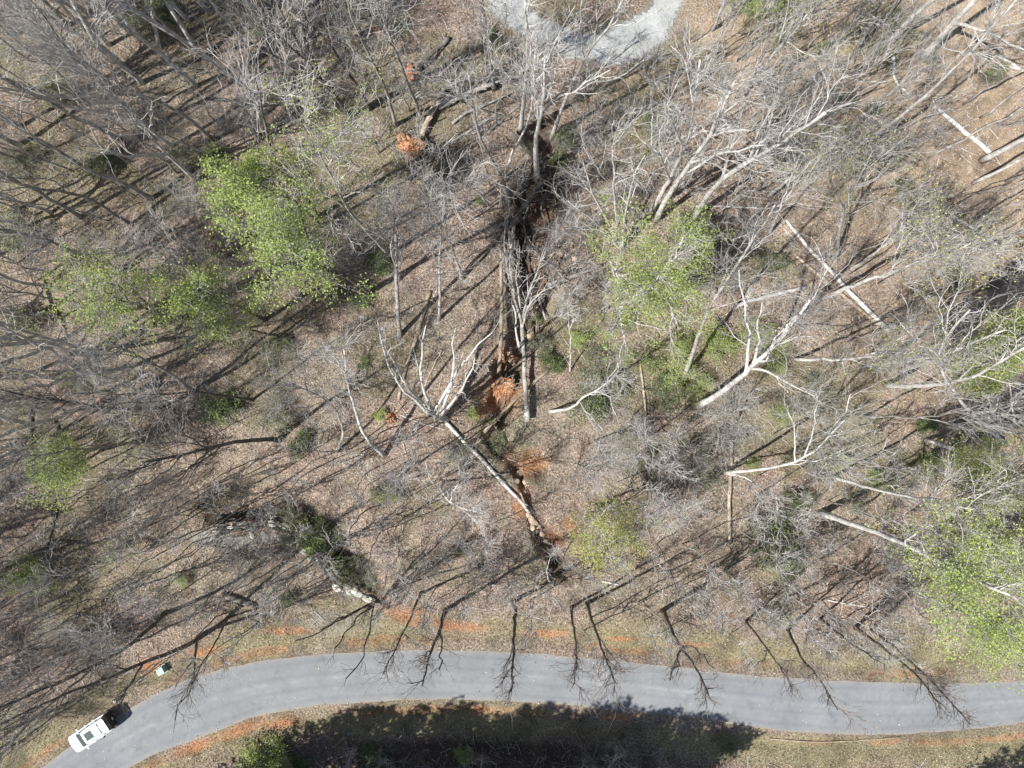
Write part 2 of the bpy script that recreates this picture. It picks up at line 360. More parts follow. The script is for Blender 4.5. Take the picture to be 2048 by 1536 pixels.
def asphalt_mat():
    m, t, b = nmat('asphalt', 0.85); tc = nd(t, 'ShaderNodeTexCoord')
    uv = nd(t, 'ShaderNodeVertexColor', layer_name='lane')
    sp = nd(t, 'ShaderNodeSeparateColor'); t.links.new(uv.outputs[0], sp.inputs[0])
    n1 = nd(t, 'ShaderNodeTexNoise', i_Scale=30.0, i_Detail=3.0); n2 = nd(t, 'ShaderNodeTexNoise', i_Scale=0.35, i_Detail=4.0)
    n3 = nd(t, 'ShaderNodeTexNoise', i_Scale=2.5, i_Detail=5.0)
    for n in (n1, n2, n3): t.links.new(tc.outputs['Object'], n.inputs['Vector'])
    c = ramp(t, [(0.3, (0.158, 0.164, 0.170)), (0.7, (0.212, 0.219, 0.226))], n1.outputs[0]).outputs[0]
    c = mixc(t, 1.0, c, ramp(t, [(0.3, (0.86, 0.87, 0.88)), (0.7, (1.1, 1.1, 1.1))], n2.outputs[0]).outputs[0], 'MULTIPLY')
    c = mixc(t, 1.0, c, ramp(t, [(0.3, (0.93, 0.93, 0.93)), (0.7, (1.05, 1.05, 1.05))], n3.outputs[0]).outputs[0], 'MULTIPLY')
    # a paler worn strip along the crown of the road, polished wheel tracks, dusty edges
    d = mth(t, 'SUBTRACT', sp.outputs[0], 0.47); d = mth(t, 'ABSOLUTE', d)
    wob = mth(t, 'MULTIPLY', mth(t, 'SUBTRACT', n2.outputs[0], 0.5), 0.05); d = mth(t, 'ADD', d, wob)
    st = ramp(t, [(0.0, (1, 1, 1)), (0.014, (0.7, 0.7, 0.7)), (0.05, (0, 0, 0))], d).outputs[0]
    brk = ramp(t, [(0.45, (0, 0, 0)), (0.62, (0.18, 0.18, 0.18))], n2.outputs[0]).outputs[0]
    c = mixc(t, mth(t, 'MULTIPLY', st, brk), c, (0.42, 0.43, 0.42))
    e = mth(t, 'ABSOLUTE', mth(t, 'SUBTRACT', sp.outputs[0], 0.5))
    dust = ramp(t, [(0.44, (0, 0, 0)), (0.5, (0.5, 0.5, 0.5))], mth(t, 'ADD', e, mth(t, 'MULTIPLY', mth(t, 'SUBTRACT', n3.outputs[0], .5), .04))).outputs[0]
    c = mixc(t, dust, c, (0.26, 0.21, 0.15))
    vo = nd(t, 'ShaderNodeTexVoronoi', feature='DISTANCE_TO_EDGE', i_Scale=0.22); wv = nd(t, 'ShaderNodeVectorMath', operation='ADD'); sc_ = nd(t, 'ShaderNodeVectorMath', operation='SCALE'); sc_.inputs[3].default_value = 1.6
    t.links.new(n3.outputs[1], sc_.inputs[0]); t.links.new(sc_.outputs[0], wv.inputs[0]); t.links.new(tc.outputs['Object'], wv.inputs[1]); t.links.new(wv.outputs[0], vo.inputs['Vector'])
    crack = ramp(t, [(0.0, (.7, .7, .7)), (0.010, (0, 0, 0))], vo.outputs[0]).outputs[0]
    c = mixc(t, mth(t, 'MULTIPLY', crack, ramp(t, [(.5, (0, 0, 0)), (.62, (.6, .6, .6))], n2.outputs[0]).outputs[0]), c, (0.06, 0.06, 0.06))
    lane = mth(t, 'ABSOLUTE', mth(t, 'SUBTRACT', mth(t, 'FRACT', mth(t, 'MULTIPLY', sp.outputs[0], 2.0)), 0.5))
    c = mixc(t, 1.0, c, ramp(t, [(.12, (1.03, 1.03, 1.03)), (.24, (.93, .93, .94)), (.36, (1.03, 1.03, 1.03))], lane).outputs[0], 'MULTIPLY')
    stn = nd(t, 'ShaderNodeTexNoise', i_Scale=0.9, i_Detail=3.0); t.links.new(tc.outputs['Object'], stn.inputs['Vector'])
    c = mixc(t, 1.0, c, ramp(t, [(.60, (1, 1, 1)), (.72, (.80, .80, .80))], stn.outputs[0]).outputs[0], 'MULTIPLY')
    t.links.new(c, b.inputs['Base Color']); bump(t, b, n1.outputs[0], 0.3, 0.01)
    return m
M['asphalt'] = asphalt_mat()
def gravel_mat():
    m, t, b = nmat('gravel', 0.95); tc = nd(t, 'ShaderNodeTexCoord')
    n1 = nd(t, 'ShaderNodeTexNoise', i_Scale=14.0, i_Detail=5.0, i_Roughness=0.75); n2 = nd(t, 'ShaderNodeTexNoise', i_Scale=0.5, i_Detail=4.0)
    for n in (n1, n2): t.links.new(tc.outputs['Object'], n.inputs['Vector'])
    c = ramp(t, [(0.3, (0.18, 0.185, 0.185)), (0.5, (0.32, 0.325, 0.32)), (0.7, (0.48, 0.485, 0.475))], n1.outputs[0]).outputs[0]
    c = mixc(t, 1.0, c, ramp(t, [(0.35, (0.80, 0.81, 0.80)), (0.65, (1.1, 1.1, 1.1))], n2.outputs[0]).outputs[0], 'MULTIPLY')
    t.links.new(c, b.inputs['Base Color']); bump(t, b, n1.outputs[0], 0.7, 0.04)
    return m
M['gravel'] = gravel_mat()
def plain(name, col, rough=0.5, metal=0.0, coat=0.0):
    m, t, b = nmat(name, rough)
    tc = nd(t, 'ShaderNodeTexCoord'); n = nd(t, 'ShaderNodeTexNoise', i_Scale=6.0, i_Detail=4.0); t.links.new(tc.outputs['Object'], n.inputs['Vector'])
    r = ramp(t, [(0.3, tuple(c * 0.9 for c in col)), (0.7, tuple(min(1, c * 1.04) for c in col))], n.outputs[0]); t.links.new(r.outputs[0], b.inputs['Base Color'])
    b.inputs['Metallic'].default_value = metal; b.inputs['Coat Weight'].default_value = coat; b.inputs['Specular IOR Level'].default_value = 0.5
    return m
M['paint'] = plain('white_paint', (0.74, 0.75, 0.76), 0.3, 0, 0.6)
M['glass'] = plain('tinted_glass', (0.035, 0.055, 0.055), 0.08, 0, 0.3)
M['trim_and_shade'] = plain('black_trim_and_shade', (0.018, 0.018, 0.02), 0.55)  # black trim; on the tailgate it stands for shade
M['tyre'] = plain('tyre_rubber', (0.02, 0.02, 0.02), 0.9)
M['chrome'] = plain('alloy', (0.55, 0.56, 0.57), 0.3, 0.9)
M['lamp_red'] = plain('tail_lamp', (0.35, 0.02, 0.02), 0.25)
M['lamp_clear'] = plain('head_lamp', (0.75, 0.78, 0.8), 0.15)
M['box_green'] = plain('painted_green_metal', (0.26, 0.40, 0.33), 0.6)
M['box_dark'] = plain('green_metal_seam', (0.07, 0.12, 0.10), 0.6)
M['white_post'] = plain('white_plastic', (0.75, 0.78, 0.80), 0.5)

# ------------------------------------------------------------------ ground sheet
def axis(lo, hi, step, far):
    a = list(np.arange(lo, hi + 1e-6, step)); s = step; v = hi
    up = []
    while v < far: s *= 1.22; v += s; up.append(v)
    s = step; v = lo; dn = []
    while v > -far: s *= 1.22; v -= s; dn.append(v)
    return np.array(dn[::-1] + a + up)
xs = axis(-43, 43, 0.19, 2500); ys = axis(-32.5, 32.5, 0.19, 2500)
X, Y = np.meshgrid(xs, ys); x = X.ravel(); y = Y.ravel()
Z = gz(x, y)
px = x * S + 1024; py = 768 - y * S
rd = road_dist(x, y)
nA = fbm(x, y, 5, 4, 101); nB = fbm(x, y, 9, 4, 111); nC = fbm(x, y, 2.0, 3, 121)
def blob(cx, cy, rx, ry, ang=0.0):
    c, s_ = math.cos(ang), math.sin(ang)
    dx = px - cx; dy = py - cy
    u = (dx * c + dy * s_) / rx; v = (-dx * s_ + dy * c) / ry
    return np.clip(1.25 - np.hypot(u, v), 0, 1)
below = (py > np.interp(px, (ROAD_C[:, 0] * S + 1024)[4:-4], (768 - ROAD_C[:, 1] * S)[4:-4]))
# clay
clay = np.zeros_like(x)
for a in [(1003, 792, 50, 44), (1062, 928, 42, 34), (1048, 990, 14, 30, -.3), (1112, 1085, 20, 34, -.4), (1112, 1102, 16, 26), (970, 815, 40, 18, -0.5), (1015, 715, 30, 22), (822, 300, 22, 26), (823, 150, 14, 26), (783, 832, 16, 13),
          (815, 1230, 70, 24, 0.3), (905, 1252, 85, 14, 0.1), (1090, 1268, 60, 11, 0.0), (1240, 1278, 45, 7), (1370, 1290, 55, 7), (1040, 1010, 22, 40), (1058, 425, 18, 12), (480, 1462, 70, 16, -0.35), (560, 1450, 50, 13, -0.1), (390, 1495, 60, 16, -0.4), (1235, 1435, 40, 9), (300, 1335, 32, 20), (400, 1305, 60, 12, -0.2),
          (1230, 460, 24, 14), (755, 60, 26, 12), (570, 1263, 60, 10), (1140, 1050, 20, 24), (770, 1200, 16, 8), (960, 1420, 30, 14), (30, 1180, 40, 14, -.4)]:
    clay = np.maximum(clay, blob(*a) * 0.95)
gd = dist_poly(x, y, GULLY)
clay = np.maximum(clay, 0.30 * (1 - sm(0.5, 1.8, gd)) * sm(0.35, 0.65, nC))
edge_r = np.abs(rd - 2.75)
clay = np.maximum(clay, 0.54 * np.exp(-(edge_r / 0.45) ** 2) * sm(0.38, 0.6, nA))
# grass along road
grass = np.exp(-((rd - 3.7) / 1.5) ** 2) * (0.55 + 0.45 * sm(0.35, 0.6, nA)) * np.where(below & (px < 700), 0.75, 1)
grass = np.maximum(grass, blob(700, 1240, 170, 70, 0.1) * 0.8); grass = np.maximum(grass, blob(1480, 1490, 380, 34, 0.03) * 0.95)
grass = np.maximum(grass, blob(330, 1080, 130, 26) * 0.45)
# tan dry dirt of the upper right, beside the drive
tan = sm(1050, 1750, px - 0.55 * py) * 0.95 + blob(1400, 130, 180, 100) * 0.5 + blob(1250, 200, 120, 70) * 0.4 + blob(1900, 250, 260, 260) * 0.5 + blob(660, 110, 120, 60) * 0.3
tan = np.clip(tan * (0.5 + nB), 0, 1); tan = np.maximum(tan, 0.5 * blob(420, 960, 170, 60) ); tan = np.maximum(tan, 0.45 * blob(330, 1100, 240, 40))
gravel = np.maximum(np.maximum(blob(440, 1082, 105, 22, 0.12) * 1.0, blob(660, 1245, 120, 45) * .55), blob(690, 1190, 55, 20, 0.6) * 0.55)
gravel = np.maximum(gravel, np.where(inside(x, y, DRIVE), 1, 0.6 * (1 - sm(0, 0.4, dist_poly(x, y, np.vstack([DRIVE, DRIVE[:1]]))))))
moss = np.clip(blob(1330, 700, 200, 110) * .45 + blob(1260, 800, 160, 60) * .4 + blob(1800, 930, 180, 60) * .35 + blob(1950, 470, 120, 80) * .3 + blob(1700, 90, 160, 60) * .35 + blob(1650, 1495, 260, 26) * .9 + sm(0.50, 0.68, nA) * 0.65 + blob(140, 180, 330, 240) * 0.36 * (nC + .3) + blob(60, 640, 160, 200) * 0.3 + blob(1390, 740, 130, 110) * 0.5 + blob(1160, 700, 90, 90) * 0.45 + blob(1540, 60, 90, 80) * 0.5 + blob(1300, 300, 160, 120) * 0.25 + blob(1750, 90, 90, 50) * .5 + blob(1480, 1500, 260, 30) * 0.7 + blob(1700, 950, 220, 120) * 0.25, 0, 1)
wall_d = dist_poly(x, y, WALL); wall_up = y > np.interp(x, WALL[:, 0], WALL[:, 1])
duff_shade = np.clip(np.where(wall_up & (x > WALL[0, 0]) & (x < WALL[-1, 0]), .8 * (1 - sm(.6, 1.8, wall_d)), 0) + sm(0.55, 0.75, fbm(x, y, 7, 4, 133)) * 0.40 + blob(1060, 480, 90, 170) * 0.55 + blob(1000, 1510, 560, 75) * 0.75 + 0.5 * (1 - sm(0.4, 1.4, gd)), 0, 1)  # scattered duff, plus shade put into colour by wall, gully and lower bank
nx, ny = len(xs), len(ys)
ii, jj = np.meshgrid(np.arange(nx - 1), np.arange(ny - 1)); a = (jj * nx + ii).ravel()
Q = np.stack([a, a + 1, a + nx + 1, a + nx], -1)
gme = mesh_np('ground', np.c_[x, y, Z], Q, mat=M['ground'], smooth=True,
              colors={'mask_a': np.c_[clay, grass, tan], 'mask_b': np.c_[gravel, moss, duff_shade]})
tag(link('ground', gme), kind='structure')

# road sheet, 4 mm over the flat ground, with a slightly ragged edge
n = len(RT); W = 9; V = []; lane = []
for i in range(n):
    for k in range(W):
        f = k / (W - 1)
        p = RT[i] * (1 - f) + RB[i] * f
        if k in (0, W - 1): p = p + (RB[i] - RT[i]) * (0.045 * (fbm(p[0], p[1], 0.9, 4, 55) - 0.5)) * (1 if k == 0 else -1)
        V.append((p[0], p[1], 0.012 + 0.05 * (1 - (2 * f - 1) ** 2))); lane.append((f, 0, 0))
Q = [(i * W + k, (i + 1) * W + k, (i + 1) * W + k + 1, i * W + k + 1) for i in range(n - 1) for k in range(W - 1)]
tag(link('road', mesh_np('road', np.array(V), Q, mat=M['asphalt'], smooth=True, colors={'lane': np.array(lane)})), kind='structure')
# gravel drive
def drive_mesh():
    st = 0.22; gx = np.arange(-3.5, 14.5, st); gy = np.arange(23.5, 36, st)
    XX, YY = np.meshgrid(gx, gy)
    jx = XX + (vnoise(XX * 3, YY * 3, 7) - .5) * .16; jy = YY + (vnoise(XX * 3, YY * 3, 8) - .5) * .16
    dd = dist_poly(jx, jy, np.vstack([DRIVE, DRIVE[:1]])); ins = inside(jx, jy, DRIVE)
    sd_ = np.where(ins, dd, -dd) + (fbm(jx, jy, 0.9, 3, 12) - .5) * 0.5
    ok = (sd_ > 0); m_, k_ = XX.shape
    idx = np.arange(m_ * k_).reshape(m_, k_); q = ok[:-1, :-1] & ok[1:, :-1] & ok[:-1, 1:] & ok[1:, 1:]
    Qd = np.stack([idx[:-1, :-1][q], idx[:-1, 1:][q], idx[1:, 1:][q], idx[1:, :-1][q]], -1)
    Zd = gz(jx.ravel(), jy.ravel()) + 0.02 + 0.02 * np.clip(sd_.ravel(), 0, 1)
    return mesh_np('gravel_drive', np.c_[jx.ravel(), jy.ravel(), Zd], Qd, mat=M['gravel'], smooth=True)
tag(link('gravel_drive', drive_mesh()), kind='structure')

# ------------------------------------------------------------------ tree growth (vectorised)
def nrm(v): return v / (np.linalg.norm(v, axis=-1, keepdims=True) + 1e-9)
def sample(P, R, idx, t):
    n = P.shape[1]; f = t * (n - 1); i = np.minimum(f.astype(int), n - 2); u = (f - i)
    p = P[idx, i] * (1 - u[:, None]) + P[idx, i + 1] * u[:, None]
    tg = nrm(P[idx, i + 1] - P[idx, i]); r = R[idx, i] * (1 - u) + R[idx, i + 1] * u
    return p, tg, r
def spawn(P, R, c, t0, t1, ang, angv, L, Lv, taper, nseg, rr, rmin, up, wob, rng, tp=0.45, bend=0.0):
    N = len(P)
    if N == 0: return P, R
    idx = np.repeat(np.arange(N), c)
    k = np.tile(np.arange(c), N)
    t = t0 + (t1 - t0) * (k + rng.random(len(idx))) / c
    p, tg, r = sample(P, R, idx, t)
    az = rng.random(len(idx)) * 2 * math.pi + k * 2.4
    ref = np.where(np.abs(tg[:, 2:3]) > 0.9, np.array([[1., 0, 0]]), np.array([[0, 0, 1.]]))
    u = nrm(np.cross(tg, ref)); v = np.cross(tg, u)
    th = np.radians(ang + angv * (rng.random(len(idx)) - .5))[:, None]
    d = nrm(np.cos(th) * tg + np.sin(th) * (np.cos(az)[:, None] * u + np.sin(az)[:, None] * v) + np.array([0, 0, up]))
    ln = L * (1 - taper * (t - t0) / max(1e-6, t1 - t0)) * (1 + Lv * (rng.random(len(idx)) - .5))
    step = (ln / (nseg - 1))[:, None]
    PP = np.empty((len(idx), nseg, 3)); PP[:, 0] = p
    for s_ in range(1, nseg):
        d = nrm(d + wob * rng.normal(size=d.shape) + np.array([0, 0, up * 0.35 + bend]))
        PP[:, s_] = PP[:, s_ - 1] + d * step
    r0 = np.clip(r * rr, rmin, None)
    RR = r0[:, None] * np.linspace(1, tp, nseg)[None, :]
    return PP, np.maximum(RR, rmin * 0.8)
def rs3(P, n, wob=0.0, rng=RNG):
    P = np.asarray(P, float); d = np.r_[0, np.cumsum(np.linalg.norm(np.diff(P, axis=0), axis=1))]
    t = np.linspace(0, d[-1], n); Q = np.stack([np.interp(t, d, P[:, k]) for k in range(3)], -1)
    for _ in range(2): Q[1:-1] = 0.25 * Q[:-2] + 0.5 * Q[1:-1] + 0.25 * Q[2:]
    if wob: Q[1:-1] += rng.normal(size=Q[1:-1].shape) * wob * np.array([1, 1, 0.3])
    return Q
# crown recipe: number of children per level and lengths (metres)
def grow_tree(trunkP, trunkR, limbs, rng, n1=7, n2=5, n3=4, n4=4, L1=6.0, L2=2.8, L3=1.5, L4=0.8, t0=0.45, ang=30, limb_n2=None, up=0.24, rmin4=0.0065):
    """trunkP [n,3]; limbs list of (P[m,3], R[m]). Returns arrays per level."""
    lv = []; a2 = 27 if ang < 50 else 38
    T = np.array([trunkP]); TR = np.array([trunkR]); lv.append((T, TR, 9))
    P1, R1 = [], []
    if n1:
        a, b = spawn(T, TR, n1, t0, 0.97, ang, 25, L1, 0.5, 0.5, 8, 0.55, 0.03, up, 0.17, rng, 0.3); P1.append(a); R1.append(b * 1.0)
    if limbs:
        P1.append(np.array([rs3(l[0], 8, 0.08, rng) for l in limbs])); R1.append(np.array([np.interp(np.linspace(0, 1, 8), np.linspace(0, 1, len(l[1])), l[1]) for l in limbs]))
    # the leader itself carries branches too
    k0 = int(len(trunkP) * 0.62); lead = rs3(trunkP[k0:], 8, 0, rng); leadR = np.interp(np.linspace(0, 1, 8), np.linspace(0, 1, len(trunkP) - k0), trunkR[k0:])
    P1a = np.concatenate(P1) if P1 else np.zeros((0, 8, 3)); R1a = np.concatenate(R1) if R1 else np.zeros((0, 8))
    if len(P1a): lv.append((P1a, R1a, 6))
    src = np.concatenate([P1a, lead[None]]); srcR = np.concatenate([R1a, leadR[None]])
    P2, R2 = spawn(src, srcR, n2, 0.22, 1.0, a2, 22, L2, 0.6, 0.35, 6, 0.65, 0.019, up * 0.7, 0.19, rng, 0.35); lv.append((P2, R2, 4))
    s3 = np.concatenate([P2, P1a[:, 2:8]]); s3R = np.concatenate([R2, R1a[:, 2:8]])
    P3, R3 = spawn(s3, s3R, n3, 0.2, 1.0, a2 + 3, 28, L3, 0.7, 0.3, 4, 0.62, 0.0105, up * 0.5, 0.22, rng, 0.5); lv.append((P3, R3, 3))
    if n4:
        P4, R4 = spawn(P3, R3, n4, 0.25, 1.0, a2 + 6, 34, L4, 0.8, 0.2, 3, 0.6, rmin4, up * 0.4, 0.24, rng, 0.6); lv.append((P4, R4, 3))
    return lv
def leaf_quads(centres, size, rng, spread, per, flat=0.5):
    N = len(centres) * per
    c = np.repeat(centres, per, 0) + rng.normal(size=(N, 3)) * spread
    nrmv = nrm(rng.normal(size=(N, 3)) * (1 - flat) + np.array([0, 0, flat]))
    u = nrm(np.cross(nrmv, rng.normal(size=(N, 3)))); v = np.cross(nrmv, u)
    s_ = size * (0.6 + 0.8 * rng.random((N, 1)))
    V = np.stack([c - u * s_, c - v * s_ * 0.62, c + u * s_, c + v * s_ * 0.62], 1).reshape(-1, 3)
    Qf = np.arange(N * 4).reshape(-1, 4)
    return V, Qf
TRI = [0]
def build_parts(root, lv, org, barkm, twigm, leaf=None, rng=RNG):
    """trunk (levels 0,1), crown (branches and twigs), foliage"""
    g = Geo(); g.tubes(lv[0][0] - org, lv[0][1], lv[0][2], cap=True)
    if len(lv) > 1 and lv[1][2] == 6: g.tubes(lv[1][0] - org, lv[1][1], 6); rest = lv[2:]
    else: rest = lv[1:]
    link('trunk', g.mesh('trunk', barkm), root); TRI[0] += g.tri_count()
    g = Geo()
    for P, R, sd_ in rest: g.tubes(P - org, R, sd_)
    link('crown', g.mesh('crown', twigm), root); TRI[0] += g.tri_count()
    if leaf:
        mat, size, spread, per, frac = leaf
        P = rest[-1][0]; pts = P[:, -1][rng.random(len(P)) < frac] - org
        ph = rng.random(6) * 6.28; m_ = np.sin(pts[:, 0] * 1.5 + ph[0]) * np.sin(pts[:, 1] * 1.6 + ph[1]) + .8 * np.sin(pts[:, 2] * 1.1 + pts[:, 0] * .9 + ph[2]) + .5 * np.sin(pts[:, 1] * 3.1 + pts[:, 0] * 2.3 + ph[3])
        pts = pts[m_ > -.75 + .35 * rng.normal(size=len(m_))]
        V, Qf = leaf_quads(pts, size, rng, spread, per)
        link('foliage', mesh_np('foliage', V, Qf, mat=mat), root); TRI[0] += len(Qf) * 2

def pix(px_, py_, z):
    k = (H - z) / H; x_, y_ = G(px_, py_); return np.array([x_ * k, y_ * k, z])
def hero_pts(pts, zt, z0=None):
    """image polyline -> 3-D polyline whose height follows the perspective of an (almost) straight rising trunk"""
    b = np.array(G(*pts[0])); 
    if z0 is None: z0 = gz1(*b) - 0.15
    q = np.array(pts, float); d = np.r_[0, np.cumsum(np.hypot(*np.diff(q, axis=0).T))]; a = d / d[-1]
    d0, d1 = H - z0, H - zt
    s_ = a * d0 / (a * d0 + d1 * (1 - a))
    return np.array([pix(p[0], p[1], z0 + (zt - z0) * t) for p, t in zip(pts, s_)])
def auto_z(b, t, lo, hi):
    b = np.array(G(*b)); t = np.array(G(*t)); k = float(b @ t) / max(1e-6, float(t @ t))
    return float(np.clip(H * (1 - k), lo, hi))
STYLE = {
    'grey': ('bark', 'twig'), 'pale': ('bark_pale', 'twig_pale'), 'dark': ('bark_dark', 'twig'), 'black': ('bark_dark', 'twig_dark'),
}
def hero(pts, label, style='grey', r=0.2, z=None, lo=9, hi=24, limbs=(), leaf=None, n=(5, 5, 4, 2), L=(5.2, 2.6, 1.5, 0.9), t0=0.45, group=None, seed=None, name='bare_tree', cat='tree', top=0.25, ang=30):
    rng = np.random.default_rng(seed if seed is not None else abs(hash((int(pts[0][0]), int(pts[0][1])))) % 100000)
    zt = z if z is not None else auto_z(pts[0], pts[-1], lo, hi)
    P = hero_pts(pts, zt); org = P[0].copy()
    tp = rs3(P, 16, 0.03, rng); tr = (r * .88) * (1 - (1 - top) * np.linspace(0, 1, 16) ** 0.9); tr[0] *= 1.35; tr[1] *= 1.08
    LB = []
    for lb in limbs:
        zl = lb[-1] if not isinstance(lb[-1], tuple) else None
        lp = [q for q in lb if isinstance(q, tuple)]
        s0 = np.array(lp[0], float)
        # start height: nearest trunk point in the image
        im = np.array([((p[0] * H / (H - p[2])) * S + 1024, 768 - (p[1] * H / (H - p[2])) * S) for p in tp])
        j = int(np.argmin(np.hypot(*(im - s0).T)))
        z0 = tp[j][2]; zl = zl if zl is not None else min(zt + 1, z0 + (zt - z0) * 0.9 + 1.0)
        lp[0] = tuple(im[j])
        q = hero_pts(lp, zl, z0); LB.append((q, [tr[j] * 0.75, tr[j] * 0.45, 0.035]))
    lv = grow_tree(tp, tr, LB, rng, n1=n[0], n2=n[1], n3=n[2], n4=n[3], L1=L[0], L2=L[1], L3=L[2], L4=L[3], t0=t0, ang=ang)
    root = empty(name, org, label, cat, group)
    bm, tm = STYLE[style]
    if leaf is not None: lf = leaf
    else: lf = None
    build_parts(root, lv, org, M[bm], M[tm], lf, rng)
    return root
LEAFY = (M['leaf_spring'], 0.058, 0.20, 18, 0.85)
LEAFY2 = (M['leaf_spring'], 0.056, 0.20, 19, 0.7)
THIN = (M['leaf_spring'], 0.05, 0.17, 8, 0.5)
YELLOW = (M['leaf_yellow'], 0.052, 0.18, 14, 0.8)
BUDS = (M['leaf_bud'], 0.055, 0.12, 2, 0.6)
HEROES = []
def Hh(*a, **k):
    HEROES.append(a[0][0]); return hero(*a, **k)

# ---- upper left and upper middle
Hh([(705, 232), (672, 195), (635, 152), (600, 95), (560, 20)], 'dark forked tree whose trunk divides low, upslope of the orange root plate', 'dark', 0.24, limbs=[[(635, 152), (590, 135), (540, 110), (500, 85)], [(635, 152), (610, 80), (606, 20)], [(640, 158), (600, 110), (545, 60)]], n=(4, 5, 4, 3))
Hh([(742, 220), (715, 170), (685, 133), (659, 80), (640, 0)], 'slim dark tree between the low-forked tree and the ivy-grown pale tree', 'dark', 0.16, n=(4, 5, 4, 3))
Hh([(793, 252), (772, 177), (748, 130), (705, 43), (690, -20)], 'grey tree with ivy along its stem near the orange root plate', 'grey', 0.17, n=(5, 5, 4, 3), leaf=(M['leaf_bud'], 0.05, 0.15, 2, 0.3))
Hh([(845, 240), (825, 190), (805, 140), (790, 95), (769, 47), (748, -20)], 'tall pale tree with a white broken stub beside the small clay root plate', 'grey', 0.19, n=(4, 5, 4, 3), limbs=[[(785, 85), (760, 60), (735, 0)]])
Hh([(779, 510), (740, 470), (699, 423), (669, 373), (640, 300), (610, 250)], 'slender tree hazed with thin pale green leaves below the small orange clay patch', 'grey', 0.16, n=(7, 5, 4, 3), leaf=THIN, name='leafing_tree')
Hh([(740, 584), (700, 555), (652, 539), (615, 522), (580, 485), (552, 458)], 'large bright green spring tree, darkest green at its upper left', 'dark', 0.26, n=(8, 5, 4, 3), L=(4.4, 2.4, 1.4, .8), leaf=(M['leaf_spring'], 0.058, 0.20, 18, 0.8), limbs=[[(615, 522), (580, 525), (540, 540)], [(640, 530), (610, 470), (590, 400)]], name='leafing_tree')
Hh([(640, 434), (600, 380), (545, 317), (530, 250), (505, 130)], 'dark straight trunk rising behind the brightest green crown', 'dark', 0.2, n=(5, 5, 4, 3))
Hh([(645, 452), (600, 410), (555, 385), (510, 365), (470, 350)], 'vivid green crown, the brightest one, uphill of the big spring tree', 'dark', 0.15, n=(7, 5, 4, 3), L=(2.9, 1.8, 1.1, .7), leaf=(M['leaf_spring'], 0.07, 0.19, 20, 0.95), hi=17, name='leafing_tree')
Hh([(799, 675), (796, 620), (793, 560), (794, 505), (790, 465)], 'straight grey pole of a tree standing clear on brown leaves', 'grey', 0.2, z=13, n=(0, 5, 3, 2), L=(3, 1.6, .9, .5), top=0.5)
Hh([(770, 912), (748, 895), (725, 865), (712, 830), (702, 795), (690, 740), (687, 690)], 'white barked leaning tree with a long bare bole and small crown', 'pale', 0.19, z=15, n=(4, 5, 4, 3), L=(2.6, 1.6, 1.1, .7), t0=0.6, limbs=[[(702, 790), (690, 740), (665, 710)]])
Hh([(672, 905), (690, 870), (672, 815), (635, 789), (590, 770), (562, 759)], 'pale tree with a wide drooping mesh of twigs beside the white leaning bole', 'grey', 0.14, z=12, n=(8, 5, 4, 3), L=(4.2, 2.2, 1.3, .7))
# ---- the low-forked tree in the middle
Hh([(892, 838), (880, 838), (868, 828), (850, 820)], 'wide low-forked dead white tree with many crooked limbs like antlers', 'pale', 0.26, z=5, n=(0, 3, 3, 2), L=(2, 1.8, 1.1, .6), top=0.7,
   limbs=[[(850, 822), (825, 803), (800, 775), (775, 735), (762, 690), (755, 640), 14], [(858, 826), (838, 800), (815, 765), (790, 730), (765, 700), (762, 650), 13],
          [(868, 828), (842, 770), (838, 725), (848, 690), (852, 650), 14], [(872, 830), (900, 797), (909, 740), (905, 690), (912, 655), 14], [(878, 834), (915, 795), (940, 765), (950, 715), 12], [(905, 740), (940, 705), (985, 665), 12.5]])
# ---- middle top
Hh([(1017, 408), (1012, 380), (1002, 351), (982, 320), (961, 281), (951, 251), (944, 200), (938, 150)], 'crooked dead tree with a tangled top above the crossing grey logs', 'grey', 0.22, z=16, n=(3, 5, 4, 3), L=(2.4, 1.5, 1.0, .7), t0=0.7)
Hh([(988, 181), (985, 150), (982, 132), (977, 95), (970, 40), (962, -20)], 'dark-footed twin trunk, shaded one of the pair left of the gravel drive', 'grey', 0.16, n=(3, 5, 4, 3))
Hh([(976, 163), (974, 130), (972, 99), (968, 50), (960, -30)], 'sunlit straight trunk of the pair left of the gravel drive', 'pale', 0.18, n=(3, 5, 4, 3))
Hh([(1040, 262), (1044, 230), (1047, 203), (1052, 158), (1056, 119), (1053, 60), (1050, 0)], 'tall straight pole tree standing just below the gravel drive bend', 'pale', 0.21, z=20, n=(3, 4, 3, 2), L=(3.5, 2, 1.2, .7), t0=.6)
Hh([(1075, 362), (1072, 320), (1071, 294), (1076, 251), (1086, 216), (1090, 180), (1090, 120)], 'big forked white tree with sunlit upper limbs over the gully head', 'pale', 0.27, z=19, n=(3, 4, 4, 2), limbs=[[(1076, 251), (1070, 197), (1068, 150), (1062, 90), 20], [(1080, 240), (1101, 200), (1141, 188), (1185, 160), (1220, 140), 18], [(1084, 222), (1110, 160), (1118, 100), 20]])
Hh([(1011, 357), (1019, 314), (1033, 288), (1049, 259), (1062, 228), (1066, 200), (1068, 150), (1070, 110)], 'slim white tree bowed in a curve, twiggy top below the gravel', 'pale', 0.13, z=17, n=(5, 5, 4, 3), L=(2.6, 1.8, 1.2, .7), t0=.65)
